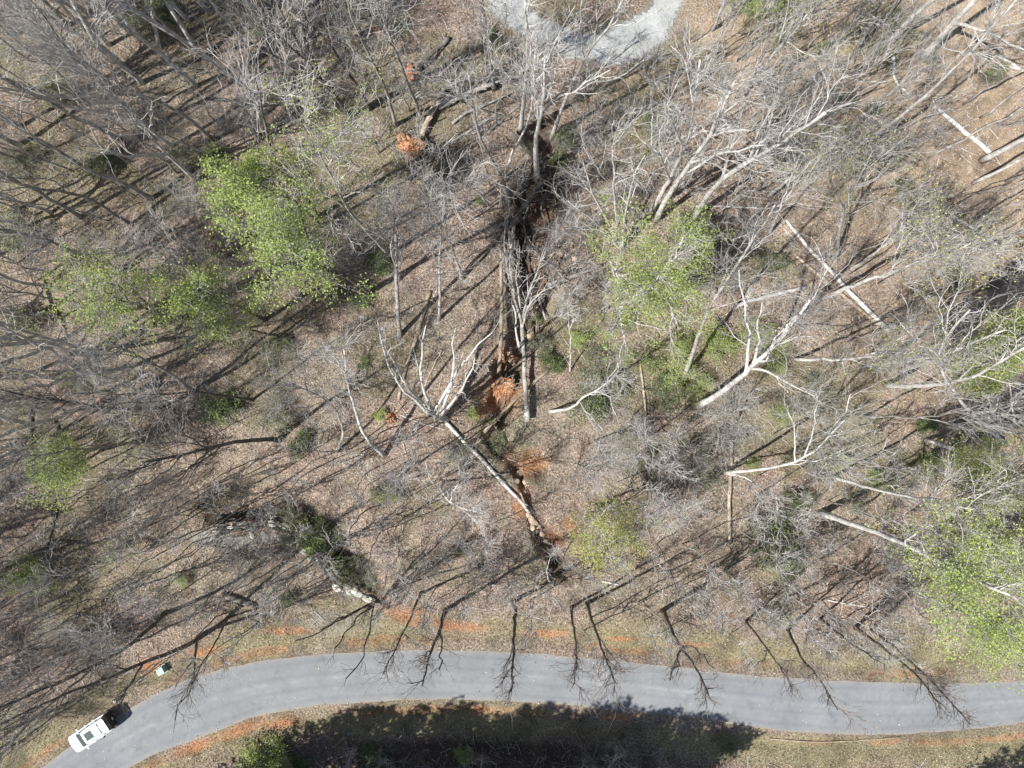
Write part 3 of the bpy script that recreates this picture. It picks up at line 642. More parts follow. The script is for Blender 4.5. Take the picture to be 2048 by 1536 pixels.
Hh([(1101, 284), (1115, 240), (1138, 181), (1160, 135), (1174, 103), (1200, 70), (1228, 48), (1245, 0)], 'tall white tree leaning across the gravel drive with forking limbs', 'pale', 0.19, z=20, n=(2, 3, 2, 2), limbs=[[(1224, 50), (1250, 45), (1290, 45), (1330, 10)], [(1225, 52), (1245, 25), (1240, -10)], [(1170, 112), (1158, 60), (1165, 0)]])
Hh([(1078, 248), (1068, 232), (1035, 200), (1029, 169), (994, 128), (982, 99), (975, 60)], 'thin pale tree tipping towards the twin trunks', 'pale', 0.08, z=15, n=(3, 4, 3, 3), L=(2, 1.4, .9, .5))
Hh([(878, 640), (880, 590), (878, 520), (884, 455), (890, 400)], 'spreading grey tree with many fine upper twigs in the brown clearing', 'grey', 0.15, z=16, n=(8, 5, 4, 3), L=(4, 2.2, 1.3, .7), t0=.4)
Hh([(925, 560), (905, 500), (890, 440), (895, 380), (905, 340)], 'pale-limbed tree with curved branches above the brown clearing', 'grey', 0.14, z=15, n=(5, 5, 4, 3), limbs=[[(885, 440), (865, 400), (850, 370)], [(893, 420), (925, 400), (940, 350)]])
Hh([(800, 560), (780, 500), (790, 430), (782, 390)], 'bare bushy-topped tree between the clearing and the leafing slender tree', 'grey', 0.13, z=13, n=(8, 5, 4, 3), L=(3.6, 2, 1.2, .7))
# ---- middle right
Hh([(1098, 823), (1125, 820), (1150, 815), (1162, 795), (1172, 788), (1190, 785), (1215, 765), (1235, 748)], 'short crooked white tree leaning out with a fan of bright twigs', 'pale', 0.15, z=9, n=(4, 5, 4, 3), L=(2.2, 1.5, 1.0, .6), limbs=[[(1162, 800), (1180, 830), (1200, 848), (1208, 868), 8], [(1215, 765), (1240, 720), (1245, 690), 11], [(1190, 785), (1225, 790), (1232, 830), 8]], t0=.55)
Hh([(1395, 812), (1425, 798), (1450, 780), (1475, 760), (1500, 735), (1540, 702), (1580, 655), (1620, 600)], 'thick smooth white trunk leaning strongly over green shrubs', 'pale', 0.30, z=19, n=(6, 5, 4, 3), limbs=[[(1492, 738), (1500, 660), (1485, 590), (1478, 540), 17], [(1500, 735), (1518, 660), (1525, 600), 17]], t0=.5)
Hh([(1365, 760), (1374, 739), (1401, 659), (1431, 589), (1457, 555), (1484, 512), (1515, 470), (1550, 410)], 'long slim leaning tree passing the right edge of the pale green crown', 'grey', 0.2, z=21, n=(6, 5, 4, 3))
Hh([(1232, 618), (1262, 597), (1295, 572), (1318, 552)], 'large pale green leafing tree over a white bole', 'pale', 0.3, z=12, n=(10, 6, 4, 3), L=(6.0, 2.9, 1.6, .9), t0=.25, leaf=(M['leaf_spring'], 0.056, 0.20, 19, 0.8), limbs=[[(1300, 570), (1290, 500), (1250, 450), 16], [(1300, 570), (1350, 620), (1340, 660), 12], [(1300, 570), (1360, 500), (1370, 460), 16], [(1265, 596), (1235, 560), (1212, 500), 14], [(1250, 606), (1235, 640), (1225, 660), 9]], name='leafing_tree')
Hh([(1301, 425), (1325, 385), (1344, 353), (1361, 310), (1384, 257), (1390, 180), (1400, 120)], 'slimmer trunk of the white pair standing above the pale green crown', 'pale', 0.22, z=22, n=(6, 5, 4, 3), limbs=[[(1361, 310), (1350, 260), (1330, 200)], [(1344, 353), (1325, 320), (1300, 290)]])
Hh([(1311, 442), (1337, 390), (1360, 355), (1377, 333), (1420, 270), (1450, 210), (1470, 160)], 'thicker trunk of the white pair standing above the pale green crown', 'pale', 0.26, z=22, n=(7, 5, 4, 3), limbs=[[(1377, 333), (1420, 310), (1470, 300), (1530, 290)]])
Hh([(1385, 440), (1410, 400), (1437, 360), (1460, 345), (1491, 327), (1530, 303), (1590, 270), (1650, 225)], 'white tree forked low, one arm reaching far out to the side', 'pale', 0.27, z=22, n=(6, 5, 4, 3), limbs=[[(1440, 355), (1454, 310), (1470, 265), (1487, 223), (1505, 160), (1520, 110), 22], [(1500, 320), (1530, 240), (1560, 180), 21]])
Hh([(1245, 502), (1238, 470), (1232, 430), (1228, 380), (1226, 300)], 'vase-shaped many-stemmed white tree right of the gully', 'pale', 0.15, z=14, n=(2, 5, 4, 3), limbs=[[(1245, 500), (1215, 450), (1185, 385), (1165, 320), 13], [(1245, 500), (1250, 430), (1262, 370), (1290, 310), 14], [(1242, 500), (1190, 440), (1130, 405), (1105, 380), 10], [(1240, 480), (1200, 470), (1140, 455), 9]], t0=.6)
Hh([(1140, 745), (1142, 690), (1138, 650), (1135, 600)], 'small thin tree with a tuft of grey twigs beside the gully', 'pale', 0.07, z=8, n=(4, 5, 4, 3), L=(1.4, 1.0, .8, .5), t0=.6)
# ---- upper right
Hh([(1716, 100), (1726, 75), (1739, 53), (1752, 25), (1759, 0), (1800, -90), (1900, -260)], 'grey double-stemmed tree leftmost of the three big white trunks at the top', 'grey', 0.2, n=(5, 5, 4, 3))
Hh([(1773, 92), (1800, 60), (1830, 30), (1863, 0), (1960, -92), (2290, -374)], 'clean white trunk between the double-stemmed tree and the low-limbed one', 'pale', 0.24, z=23, n=(4, 4, 3, 3), t0=.6)
Hh([(1843, 118), (1870, 88), (1903, 50), (1925, 25), (1949, 0), (2040, -85), (2408, -330)], 'thick white trunk with one long low side limb near the top corner', 'pale', 0.28, z=23, n=(3, 4, 4, 3), t0=.6, limbs=[[(1900, 53), (1936, 52), (1979, 67), (2036, 100), (2080, 100), 12]])
Hh([(1690, 312), (1706, 300), (1770, 255), (1836, 207), (1890, 155), (1936, 110), (1975, 65), (2009, 27), (2040, -10)], 'very long thin white tree rising diagonally past the fallen pale log', 'pale', 0.2, z=21, n=(6, 5, 4, 3), t0=.55)
Hh([(1962, 322), (1990, 308), (2020, 292), (2048, 277), (2478, 77)], 'stout white trunk with moss-green patches at the end of the pale log', 'pale', 0.26, z=20, n=(5, 4, 3, 3), t0=.5)
Hh([(1943, 368), (1980, 350), (2048, 317), (2448, 148)], 'slender white tree below the stout one at the end of the pale log', 'pale', 0.15, z=20, n=(6, 4, 3, 3), t0=.5)
Hh([(1673, 515), (1678, 470), (1683, 430), (1700, 390), (1725, 350), (1740, 310)], 'broad airy tree dotted with tiny pale buds over the tan slope', 'grey', 0.2, z=13, n=(7, 5, 4, 2), L=(5.6, 2.8, 1.5, .8), t0=.3, leaf=BUDS, name='budding_tree', limbs=[[(1700, 400), (1780, 400), (1850, 370), 17], [(1690, 420), (1660, 370), (1655, 300), 17]])
Hh([(1700, 540), (1740, 515), (1790, 470), (1820, 440)], 'leaning tree with fresh yellowish buds above the two parallel logs', 'pale', 0.16, z=10, n=(7, 5, 4, 3), leaf=(M['leaf_yellow'], 0.06, 0.18, 2, 0.5), name='budding_tree')
Hh([(1536, 470), (1560, 420), (1580, 360), (1600, 310)], 'pale tree flecked with yellow-green buds above the curved white log', 'pale', 0.13, z=12, n=(6, 5, 4, 3), leaf=(M['leaf_yellow'], 0.055, 0.16, 2, 0.4), name='budding_tree')
# ---- right
Hh([(1750, 729), (1790, 724), (1830, 720), (1868, 715), (1940, 690), (2010, 660)], 'white trunk pointing sideways, upper of two parallel ones', 'pale', 0.22, z=16, n=(4, 4, 3, 2), leaf=(M['leaf_bud'], 0.06, 0.15, 1, 0.5), t0=.55)
Hh([(1770, 770), (1820, 773), (1880, 768), (1940, 758), (1990, 730), (2050, 695)], 'white trunk pointing sideways, lower of two parallel ones', 'pale', 0.25, z=17, n=(4, 4, 3, 2), leaf=(M['leaf_bud'], 0.06, 0.15, 1, 0.5), t0=.55)
Hh([(2010, 890), (1990, 868), (1955, 840), (1920, 800), (1890, 765), (1868, 705), (1895, 660), (1940, 620)], 'white tree bent back across the two sideways trunks', 'pale', 0.2, z=17, n=(4, 4, 3, 2), limbs=[[(1868, 712), (1830, 690), (1800, 645), 13], [(1893, 660), (1880, 600), 15]], leaf=(M['leaf_bud'], 0.055, 0.15, 1, 0.4), name='budding_tree')
Hh([(1665, 952), (1700, 965), (1745, 977), (1790, 988), (1850, 998), (1950, 1020)], 'clean white trunk running to the side above the longest white trunk', 'pale', 0.17, z=17, n=(5, 5, 4, 3), t0=.6, leaf=(M['leaf_yellow'], 0.06, 0.18, 1, 0.4), name='budding_tree')
Hh([(1640, 1025), (1690, 1042), (1740, 1060), (1785, 1080), (1830, 1095), (1890, 1128), (1960, 1165), (2020, 1190)], 'longest white trunk, slanting down into the bright green crown', 'pale', 0.28, z=21, n=(9, 5, 4, 3), leaf=(M['leaf_spring'], 0.056, 0.20, 19, 0.75), t0=.55, name='leafing_tree')
Hh([(1892, 1046), (1930, 1060), (1975, 1078), (2040, 1100)], 'white trunk hidden in bright green leaves beside the longest white trunk', 'pale', 0.22, z=10, n=(8, 5, 4, 3), leaf=(M['leaf_spring'], 0.056, 0.20, 19, 0.8), t0=.35, name='leafing_tree')
Hh([(1800, 1160), (1850, 1190), (1920, 1220), (1985, 1260)], 'bright yellow-green tree over the road verge', 'grey', 0.2, z=11, n=(9, 5, 4, 3), leaf=(M['leaf_spring'], 0.056, 0.20, 19, 0.85), t0=.35, name='leafing_tree')
Hh([(1900, 1180), (1950, 1215), (2010, 1250)], 'grey mossy tree with a leafy crown between the verge tree and the edge', 'grey', 0.2, z=9, n=(7, 5, 4, 3), leaf=LEAFY2, t0=.35, name='leafing_tree')
Hh([(1800, 742), (1870, 722), (1940, 695), (2005, 668)], 'upright bright green tree at the edge over the sideways trunks', 'grey', 0.2, z=13, n=(11, 6, 4, 3), L=(3.8, 2.2, 1.3, .8), leaf=(M['leaf_spring'], 0.062, 0.19, 20, 0.95), t0=.4, name='leafing_tree')
Hh([(1850, 880), (1900, 895), (1950, 915), (1995, 945)], 'spring-leaved tree left of nothing but the edge, below the bent white tree'.replace('left of nothing but the edge, ', 'at the edge '), 'pale', 0.2, z=9, n=(11, 6, 4, 3), leaf=LEAFY2, t0=.3, name='leafing_tree')
Hh([(1935, 830), (1990, 845), (2030, 850), (2070, 850)], 'thick white trunk with crooked limbs at the edge beside the bent white tree', 'pale', 0.26, z=8, n=(4, 5, 4, 3), limbs=[[(2030, 850), (2020, 770), (2010, 720), 10], [(1995, 845), (1980, 800), (1960, 780), 8]])
Hh([(1440, 946), (1490, 942), (1536, 937), (1575, 930), (1612, 915), (1650, 885), (1690, 840)], 'pale tree with a fan of crooked sunlit branches above the brown pole', 'pale', 0.17, z=16, n=(5, 5, 4, 3), limbs=[[(1600, 920), (1590, 860), (1575, 810), 13], [(1612, 915), (1632, 850), (1632, 785), 14], [(1630, 905), (1690, 830), (1700, 790), 15]])
Hh([(1442, 946), (1470, 948), (1497, 957), (1524, 979), (1560, 1000)], 'dead white branchy tree pointing into the shrub with dark green leaves', 'pale', 0.12, z=8, n=(5, 5, 4, 3), L=(2.4, 1.5, .9, .5))
Hh([(1470, 855), (1462, 850), (1455, 840), (1465, 820)], 'starburst of pale bare twigs over the brown pole', 'grey', 0.12, z=9, n=(12, 5, 4, 3), L=(3.0, 1.7, 1.1, .6), t0=.2, ang=65)
Hh([(1290, 880), (1295, 885), (1290, 900)], 'soft starburst of grey twigs below the crooked white tree', 'grey', 0.1, z=9, n=(10, 5, 4, 3), L=(2.8, 1.6, 1.0, .6), t0=.2, ang=65)
Hh([(1190, 880), (1200, 900), (1205, 930)], 'round grey twig cloud right of the round red clay scar', 'grey', 0.1, z=8, n=(10, 5, 4, 3), L=(2.6, 1.5, 1.0, .6), t0=.2, ang=60)
Hh([(1320, 985), (1340, 1000), (1360, 1030)], 'silvery twiggy tree right of the yellow-green bush crown', 'pale', 0.12, z=10, n=(10, 5, 4, 3), L=(2.8, 1.6, 1.0, .6), t0=.2, ang=60)
Hh([(1190, 1010), (1205, 1040), (1215, 1085)], 'yellow-green flowering tree beside the boulder-choked gully', 'pale', 0.14, z=9, n=(11, 5, 4, 3), L=(3.2, 1.7, 1.1, .6), t0=.2, ang=60, leaf=YELLOW, name='leafing_tree')
Hh([(885, 960), (880, 975), (895, 1000), (930, 1020), (960, 1022)], 'pale crooked tree seen as a spray of white limbs under the clearing', 'pale', 0.12, z=8, n=(6, 5, 4, 3), L=(2.6, 1.6, 1, .6), limbs=[[(885, 985), (860, 960), (850, 920), 8], [(900, 1000), (915, 960), (920, 940), 8]])
Hh([(1110, 1175), (1100, 1165), (1092, 1145), (1100, 1110), (1120, 1095)], 'thin crooked white branch tree at the foot of the gully', 'pale', 0.07, z=6, n=(4, 4, 3, 3), L=(1.4, .9, .6, .4))
# ---- left
Hh([(390, 785), (360, 762), (333, 742), (280, 715), (247, 692), (200, 700)], 'pale sunlit trunk with two forks in the brown glade between green crowns', 'grey', 0.18, z=16, n=(6, 5, 4, 3), limbs=[[(280, 715), (230, 705), (180, 700), 17]])
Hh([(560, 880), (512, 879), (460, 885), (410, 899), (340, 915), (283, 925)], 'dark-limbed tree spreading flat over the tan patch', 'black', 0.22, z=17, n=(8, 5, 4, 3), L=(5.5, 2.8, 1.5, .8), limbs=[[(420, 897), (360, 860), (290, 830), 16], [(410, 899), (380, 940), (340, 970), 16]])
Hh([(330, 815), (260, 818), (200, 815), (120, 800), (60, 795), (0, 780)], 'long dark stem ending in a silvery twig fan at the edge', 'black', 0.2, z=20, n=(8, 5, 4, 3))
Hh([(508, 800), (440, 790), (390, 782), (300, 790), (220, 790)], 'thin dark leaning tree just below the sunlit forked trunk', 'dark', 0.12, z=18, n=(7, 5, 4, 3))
Hh([(347, 640), (320, 625), (290, 615), (250, 602), (215, 592)], 'wide pale green crown, farthest out of the three on the slope', 'dark', 0.22, z=15, n=(11, 6, 4, 3), L=(5.2, 2.6, 1.5, .9), t0=.3, leaf=(M['leaf_spring'], 0.056, 0.20, 19, 0.6), name='leafing_tree')
Hh([(530, 640), (480, 615), (433, 597), (405, 580)], 'soft green crown between the wide pale one and the big spring tree', 'dark', 0.2, z=13, n=(9, 5, 4, 3), L=(3.7, 2.2, 1.3, .8), t0=.3, leaf=(M['leaf_spring'], 0.056, 0.20, 19, 0.6), name='leafing_tree')
Hh([(560, 672), (520, 665), (470, 650), (430, 640)], 'low dark-branched green tree under the soft green crown', 'dark', 0.13, z=10, n=(8, 5, 4, 3), L=(3.5, 2, 1.2, .7), leaf=THIN, name='leafing_tree')
Hh([(205, 900), (180, 915), (140, 935), (110, 945)], 'small flat green crown standing alone near the left edge', 'dark', 0.12, z=9, n=(10, 5, 4, 3), L=(2.8, 1.6, 1.0, .6), t0=.3, leaf=LEAFY2, name='leafing_tree')
Hh([(300, 1050), (275, 1070), (250, 1095)], 'yellow-green haze of a young tree above the gravel pad', 'grey', 0.07, z=8, n=(9, 5, 4, 3), L=(2.2, 1.3, .9, .6), t0=.2, leaf=(M['leaf_yellow'], 0.05, 0.2, 2, .5), name='leafing_tree')
# ---- lower left over the road
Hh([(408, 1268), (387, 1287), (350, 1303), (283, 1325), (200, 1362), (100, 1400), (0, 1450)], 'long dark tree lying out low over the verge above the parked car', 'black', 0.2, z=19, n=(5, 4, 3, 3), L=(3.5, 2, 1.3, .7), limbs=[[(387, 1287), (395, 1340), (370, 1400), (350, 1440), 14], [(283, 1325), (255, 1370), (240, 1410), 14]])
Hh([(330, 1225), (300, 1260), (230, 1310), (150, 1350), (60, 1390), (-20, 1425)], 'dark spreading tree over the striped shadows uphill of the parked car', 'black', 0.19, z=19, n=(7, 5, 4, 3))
Hh([(260, 1180), (215, 1230), (225, 1260), (200, 1310)], 'crooked grey small tree within the striped shadows', 'grey', 0.1, z=11, n=(7, 5, 4, 3), L=(3, 1.7, 1.1, .6))
Hh([(455, 1235), (430, 1290), (400, 1330), (385, 1380)], 'thin bare tree leaning over the road edge past the green utility box', 'dark', 0.1, z=12, n=(5, 5, 4, 3), L=(2.6, 1.6, 1.1, .6))
# ---- row of trees leaning over the road
Hh([(765, 1205), (752, 1202), (740, 1212), (732, 1225)], 'many-armed dark tree at the stone wall end, arms reaching to the road', 'black', 0.2, z=4, n=(0, 4, 3, 2), L=(2.0, 1.5, 1.0, .6),
   limbs=[[(750, 1203), (672, 1244), (630, 1268), (592, 1281), 11], [(748, 1205), (729, 1224), (700, 1250), (669, 1297), 11], [(750, 1207), (738, 1240), (734, 1311), (692, 1357), 13], [(755, 1202), (770, 1160), (775, 1140), 8], [(745, 1206), (700, 1230), (640, 1260), 9]])
Hh([(842, 1184), (828, 1220), (812, 1254), (795, 1290), (779, 1324), (765, 1350)], 'slim dark tree between the many-armed one and the kinked one', 'black', 0.12, z=13, n=(5, 4, 3, 2), L=(2.0, 1.5, 1.0, .6))
Hh([(892, 1218), (886, 1236), (882, 1257), (859, 1311), (845, 1371)], 'dark kinked tree at the clay bank, first with long grey twigs on the road', 'black', 0.18, z=15, n=(5, 4, 3, 2), L=(2.0, 1.5, 1.0, .6), limbs=[[(882, 1257), (884, 1300), (878, 1340)]])
Hh([(1028, 1200), (1030, 1240), (1028, 1270), (1026, 1320), (1022, 1385)], 'straight dark tree in the middle of the roadside row', 'black', 0.19, z=17, n=(6, 4, 3, 2), L=(2.0, 1.5, 1.0, .6))
Hh([(1143, 1213), (1145, 1250), (1152, 1290), (1155, 1325), (1145, 1375)], 'thin dark tree, left stem of the close roadside pair', 'black', 0.13, z=15, n=(5, 4, 3, 2), L=(2.0, 1.5, 1.0, .6))
Hh([(1174, 1205), (1185, 1245), (1200, 1285), (1210, 1320), (1235, 1370)], 'dark bushy-topped tree, right stem of the close roadside pair', 'black', 0.16, z=15, n=(7, 4, 3, 2), L=(2.0, 1.5, 1.0, .6))
Hh([(1325, 1220), (1338, 1250), (1355, 1290), (1375, 1312), (1400, 1345), (1420, 1400)], 'twisted dark tree whose arms curl over the asphalt', 'black', 0.19, z=17, n=(5, 4, 3, 2), L=(2.0, 1.5, 1.0, .6), limbs=[[(1355, 1290), (1354, 1330), (1340, 1360)], [(1360, 1285), (1400, 1300), (1425, 1335)]])
Hh([(1492, 1242), (1525, 1285), (1550, 1320), (1580, 1365)], 'thin dark tree right of the twisted one', 'black', 0.11, z=15, n=(6, 4, 3, 2), L=(2.0, 1.5, 1.0, .6))
Hh([(1575, 1258), (1590, 1290), (1605, 1320), (1640, 1360), (1675, 1420)], 'dark tree with whip-like twigs on the road centre, fourth from the edge', 'black', 0.14, z=16, n=(6, 4, 3, 2), L=(2.0, 1.5, 1.0, .6))
Hh([(1640, 1238), (1680, 1270), (1720, 1300), (1770, 1330)], 'leaning grey tree before the tree with whip-like twigs', 'dark', 0.13, z=14, n=(6, 4, 3, 2), L=(2.0, 1.5, 1.0, .6))
Hh([(1710, 1255), (1750, 1285), (1800, 1322), (1850, 1365), (1880, 1410)], 'dark straight leaning tree, the tallest over the grassy verge', 'black', 0.17, z=17, n=(7, 4, 3, 2), L=(2.0, 1.5, 1.0, .6))
Hh([(1742, 1258), (1790, 1295), (1840, 1340), (1900, 1400), (1940, 1450)], 'dark tree alongside the tallest verge tree, ending over the far lane', 'black', 0.16, z=18, n=(7, 4, 3, 2), L=(2.0, 1.5, 1.0, .6))

# ------------------------------------------------------------------ template trees and their copies
def template(kind, seed):
    rng = np.random.default_rng(seed)
    if kind == 'tall':
        Hh_ = 21; P = rs3([(0, 0, -0.3), (rng.normal() * .5, rng.normal() * .5, 7), (rng.normal() * .8, rng.normal() * .8, 14), (rng.normal() * 1.2, rng.normal() * 1.2, Hh_)], 16, 0.05, rng)
        R = 0.16 * (1 - 0.80 * np.linspace(0, 1, 16)); R[0] *= 1.4
        lv = grow_tree(P, R, [], rng, 7, 5, 4, 2, L1=7.6, L2=3.6, L3=1.9, L4=1.0, t0=.42, ang=24, up=.36); name = 'bare_tree'; mt = ('bark_pale', 'twig_pale') if seed % 2 else ('bark', 'twig'); lf = None
    elif kind == 'forked':
        Hh_ = 19; P = rs3([(0, 0, -0.3), (.2, .1, 6), (.9, .4, 12), (2.2, 1.0, Hh_)], 16, 0.06, rng)
        R = 0.17 * (1 - 0.80 * np.linspace(0, 1, 16)); R[0] *= 1.4
        lb = [(np.array([P[5], P[5] + (-1.2, -.5, 3.5), P[5] + (-2.6, -1.2, 8), P[5] + (-3.2, -1.6, 12)]), [.15, .09, .03]), (np.array([P[7], P[7] + (.2, -1.4, 3), P[7] + (.5, -3.0, 8)]), [.12, .07, .03])]
        lv = grow_tree(P, R, lb, rng, 6, 5, 4, 2, L1=6.5, L2=3.4, L3=1.8, L4=.95, t0=.5, ang=25, up=.36); name = 'bare_tree'; mt = ('bark_pale', 'twig_pale'); lf = None
    elif kind == 'slender':
        Hh_ = 14; P = rs3([(0, 0, -0.2), (rng.normal() * .4, rng.normal() * .4, 6), (rng.normal() * .7, rng.normal() * .7, Hh_)], 12, 0.06, rng)
        R = 0.095 * (1 - 0.75 * np.linspace(0, 1, 12))
        lv = grow_tree(P, R, [], rng, 6, 4, 4, 3, L1=4.2, L2=2.2, L3=1.2, L4=.7, t0=.4, ang=24, up=.36); name = 'slender_tree'; mt = ('bark', 'twig'); lf = None
    elif kind == 'sapling':
        P = rs3([(0, 0, -0.1), (rng.normal() * .2, rng.normal() * .2, 3.5), (rng.normal() * .5, rng.normal() * .5, 7.5)], 9, 0.04, rng)
        R = 0.05 * (1 - 0.7 * np.linspace(0, 1, 9))
        lv = grow_tree(P, R, [], rng, 7, 4, 3, 0, L1=1.8, L2=1.0, L3=.7, t0=.35, ang=40, up=.25); name = 'sapling'; mt = ('twig', 'twig'); lf = None
    elif kind == 'pole':
        P = rs3([(0, 0, -0.1), (rng.normal() * .25, rng.normal() * .25, 4.5), (rng.normal() * .5, rng.normal() * .5, 10)], 9, 0.05, rng)
        R = 0.052 * (1 - 0.72 * np.linspace(0, 1, 9))
        lv = grow_tree(P, R, [], rng, 4, 3, 2, 0, L1=1.8, L2=1.0, L3=.7, t0=.55, ang=26, up=.35); name = 'pole_sapling'; mt = ('bark', 'twig'); lf = None
    elif kind == 'hazel':
        P = rs3([(0, 0, -0.1), (.1, .1, 1.5), (.3, .1, 3.6)], 8, 0.05, rng); R = 0.045 * (1 - 0.7 * np.linspace(0, 1, 8))
        lb = [(np.array([(0, 0, 0), (math.cos(a) * .8, math.sin(a) * .8, 1.5), (math.cos(a) * 1.7, math.sin(a) * 1.7, 3.0)]), [.035, .02, .012]) for a in rng.random(5) * 6.28]
        lv = grow_tree(P, R, lb, rng, 3, 4, 3, 2, L1=1.7, L2=1.3, L3=.9, L4=.5, t0=.2, ang=45, up=.2); name = 'bare_bush'; mt = ('twig', 'twig'); lf = None
    elif kind == 'budding':
        Hh_ = 17; P = rs3([(0, 0, -0.3), (.3, 0, 7), (.2, .6, Hh_)], 14, 0.06, rng); R = 0.17 * (1 - 0.8 * np.linspace(0, 1, 14))
        lv = grow_tree(P, R, [], rng, 9, 6, 4, 4, L1=5, L2=2.4, L3=1.4, L4=.8, t0=.38, ang=30, up=.3); name = 'budding_tree'; mt = ('bark_pale', 'twig'); lf = (M['leaf_yellow'], 0.055, 0.18, 2, 0.5)
    root = empty(name, (0, 0, 0), 'x', 'tree'); build_parts(root, lv, np.zeros(3), M[mt[0]], M[mt[1]], lf, rng)
    return root
TEMPL = {k: [template(k, 100 + 7 * i + 31 * j) for i in range(c)] for j, (k, c) in enumerate([('tall', 5), ('forked', 3), ('slender', 4), ('sapling', 3), ('pole', 5), ('hazel', 3), ('budding', 2)])}
USED = set()
LAND = [((1180, 90), 'the gravel drive'), ((822, 300), 'the larger orange root plate'), ((823, 150), 'the smaller clay root plate'), ((190, 1465), 'the white parked car'), ((320, 1342), 'the green utility box'), ((672, 1173), 'the pale round boulder'),
        ((500, 1050), 'the dark stacked stone wall'), ((1000, 790), 'the clay hollow'), ((1062, 930), 'the round red clay scar'), ((1105, 1100), 'the red gully foot'), ((520, 400), 'the brightest green crown'),
        ((200, 590), 'the wide pale green crown'), ((120, 945), 'the lone flat green crown'), ((1300, 560), 'the white-boled green tree'), ((1215, 1050), 'the yellow-green flowering tree'), ((1540, 1075), 'the dark green shrub'),
        ((1925, 265), 'the tan slope log'), ((1690, 590), 'the two parallel logs'), ((1540, 595), 'the curved white log'), ((1460, 1000), 'the brown pole'), ((2000, 1200), 'the green verge crown'),
        ((60, 60), 'the top left corner'), ((60, 420), 'the upper left edge'), ((300, 250), 'the dense grey wood'), ((40, 1200), 'the lower left edge'), ((880, 600), 'the brown clearing'), ((1850, 740), 'the two sideways white trunks'), ((1990, 40), 'the top right corner'), ((1000, 1500), 'the dark shaded bank'), ((1330, 1240), 'the twisted roadside tree'), ((1750, 1260), 'the tallest verge tree'), ((450, 880), 'the flat dark-limbed tree'), ((640, 100), 'the low-forked dark tree')]
DIRS = ['right of', 'above right of', 'above', 'above left of', 'left of', 'below left of', 'below', 'below right of']
AUTO = []   # (root, px, py, look)
def auto_label():
    groups = {}
    for root, px_, py_, look in AUTO:
        l = min(LAND, key=lambda q: math.hypot(q[0][0] - px_, q[0][1] - py_))
        a = math.atan2(-(py_ - l[0][1]), px_ - l[0][0]); k = int(round(a / (math.pi / 4))) % 8
        groups.setdefault((look, l[1], DIRS[k]), []).append((math.hypot(l[0][0] - px_, l[0][1] - py_), root))
    ordn = ['nearest', 'second', 'third', 'fourth', 'fifth', 'sixth', 'seventh', 'eighth', 'ninth', 'tenth', 'eleventh', 'twelfth', 'thirteenth', 'fourteenth', 'fifteenth', 'sixteenth', 'seventeenth', 'eighteenth', 'nineteenth', 'twentieth']
    for (look, land, dr), v in groups.items():
        v.sort(key=lambda q: q[0])
        for i, (_, root) in enumerate(v):
            root['label'] = f'{look} {dr} {land}' if len(v) == 1 else f'{look} {dr} {land}, {ordn[min(i, 19)]}'
def place(kind, px_, py_, look, cat, group, sc=1.0, lean=2.5, rng=RNG, templ=None, zoff=0.0):
    T = (templ or TEMPL)[kind]; k = int(rng.integers(len(T))); t = T[k]
    if id(t) not in USED: root = t; USED.add(id(t))
    else: root = copy_tree(t)
    x_, y_ = G(px_, py_); root.location = (x_, y_, gz1(x_, y_) - zoff)
    s_ = sc * (0.85 + 0.3 * rng.random()); root.scale = (s_, s_, s_)
    root.rotation_euler = (math.radians(rng.normal() * lean), math.radians(rng.normal() * lean), rng.random() * 6.28)
    tag(root, None, cat, group); AUTO.append((root, px_, py_, look)); return root
PLACED = [tuple(h) for h in HEROES]
def scatter(n_, x0, y0, x1, y1, kinds, mind=26, poly=None):
    c = 0; tries = 0
    while c < n_ and tries < n_ * 60:
        tries += 1
        px_ = x0 + (x1 - x0) * random.random(); py_ = y0 + (y1 - y0) * random.random()
        if poly and not poly(px_, py_): continue
        x_, y_ = G(px_, py_)
        if road_dist(np.array([x_]), np.array([y_]))[0] < 4.0: continue
        if dist_poly(np.array([x_]), np.array([y_]), GULLY)[0] < 1.5 or inside(np.array([x_]), np.array([y_]), DRIVE)[0]: continue
        if any(math.hypot(px_ - a[0], py_ - a[1]) < mind for a in PLACED): continue
        if math.hypot(px_ - 190, py_ - 1465) < 130: continue
        PLACED.append((px_, py_)); c += 1
        k, look, sc, grp = random.choice(kinds)
        place(k, px_, py_, look, 'bush' if k == 'hazel' else 'tree', grp, sc)
TALL = ('tall', 'tall bare tree', 1.0, 'bare grey trees of the wood')
FORK = ('forked', 'bare forked pale tree', 1.0, 'bare grey trees of the wood')
SLEN = ('slender', 'slender bare tree', 1.0, 'slender bare trees')
SAPL = ('sapling', 'thin bare sapling', 1.0, 'thin saplings')
HAZL = ('hazel', 'low bare twiggy bush', .85, 'bare twiggy bushes')
POLE = ('pole', 'straight thin bare pole sapling', 1.0, 'pole saplings')
BUDD = ('budding', 'tree with sparse yellow-green buds', 1.0, 'trees coming into bud')
scatter(38, 30, -20, 640, 470, [TALL, TALL, FORK, FORK, SLEN], 34, lambda a, b: a * 0.9 + b < 720)
scatter(10, -60, 420, 260, 780, [TALL, SLEN, FORK], 40)
scatter(16, -20, 0, 620, 700, [SLEN, SLEN, SAPL, HAZL], 24)
scatter(8, 420, -60, 900, 130, [TALL, SLEN, FORK], 36)
scatter(22, -480, 420, -10, 1500, [TALL, FORK, SLEN, TALL], 50)
scatter(30, -260, 850, 420, 1380, [SLEN, SAPL, SAPL, SLEN], 30)
scatter(10, 640, 860, 1000, 1180, [SAPL, HAZL, SLEN, HAZL], 30)
scatter(26, 1130, 1120, 1980, 1270, [SAPL, SAPL, HAZL], 26)
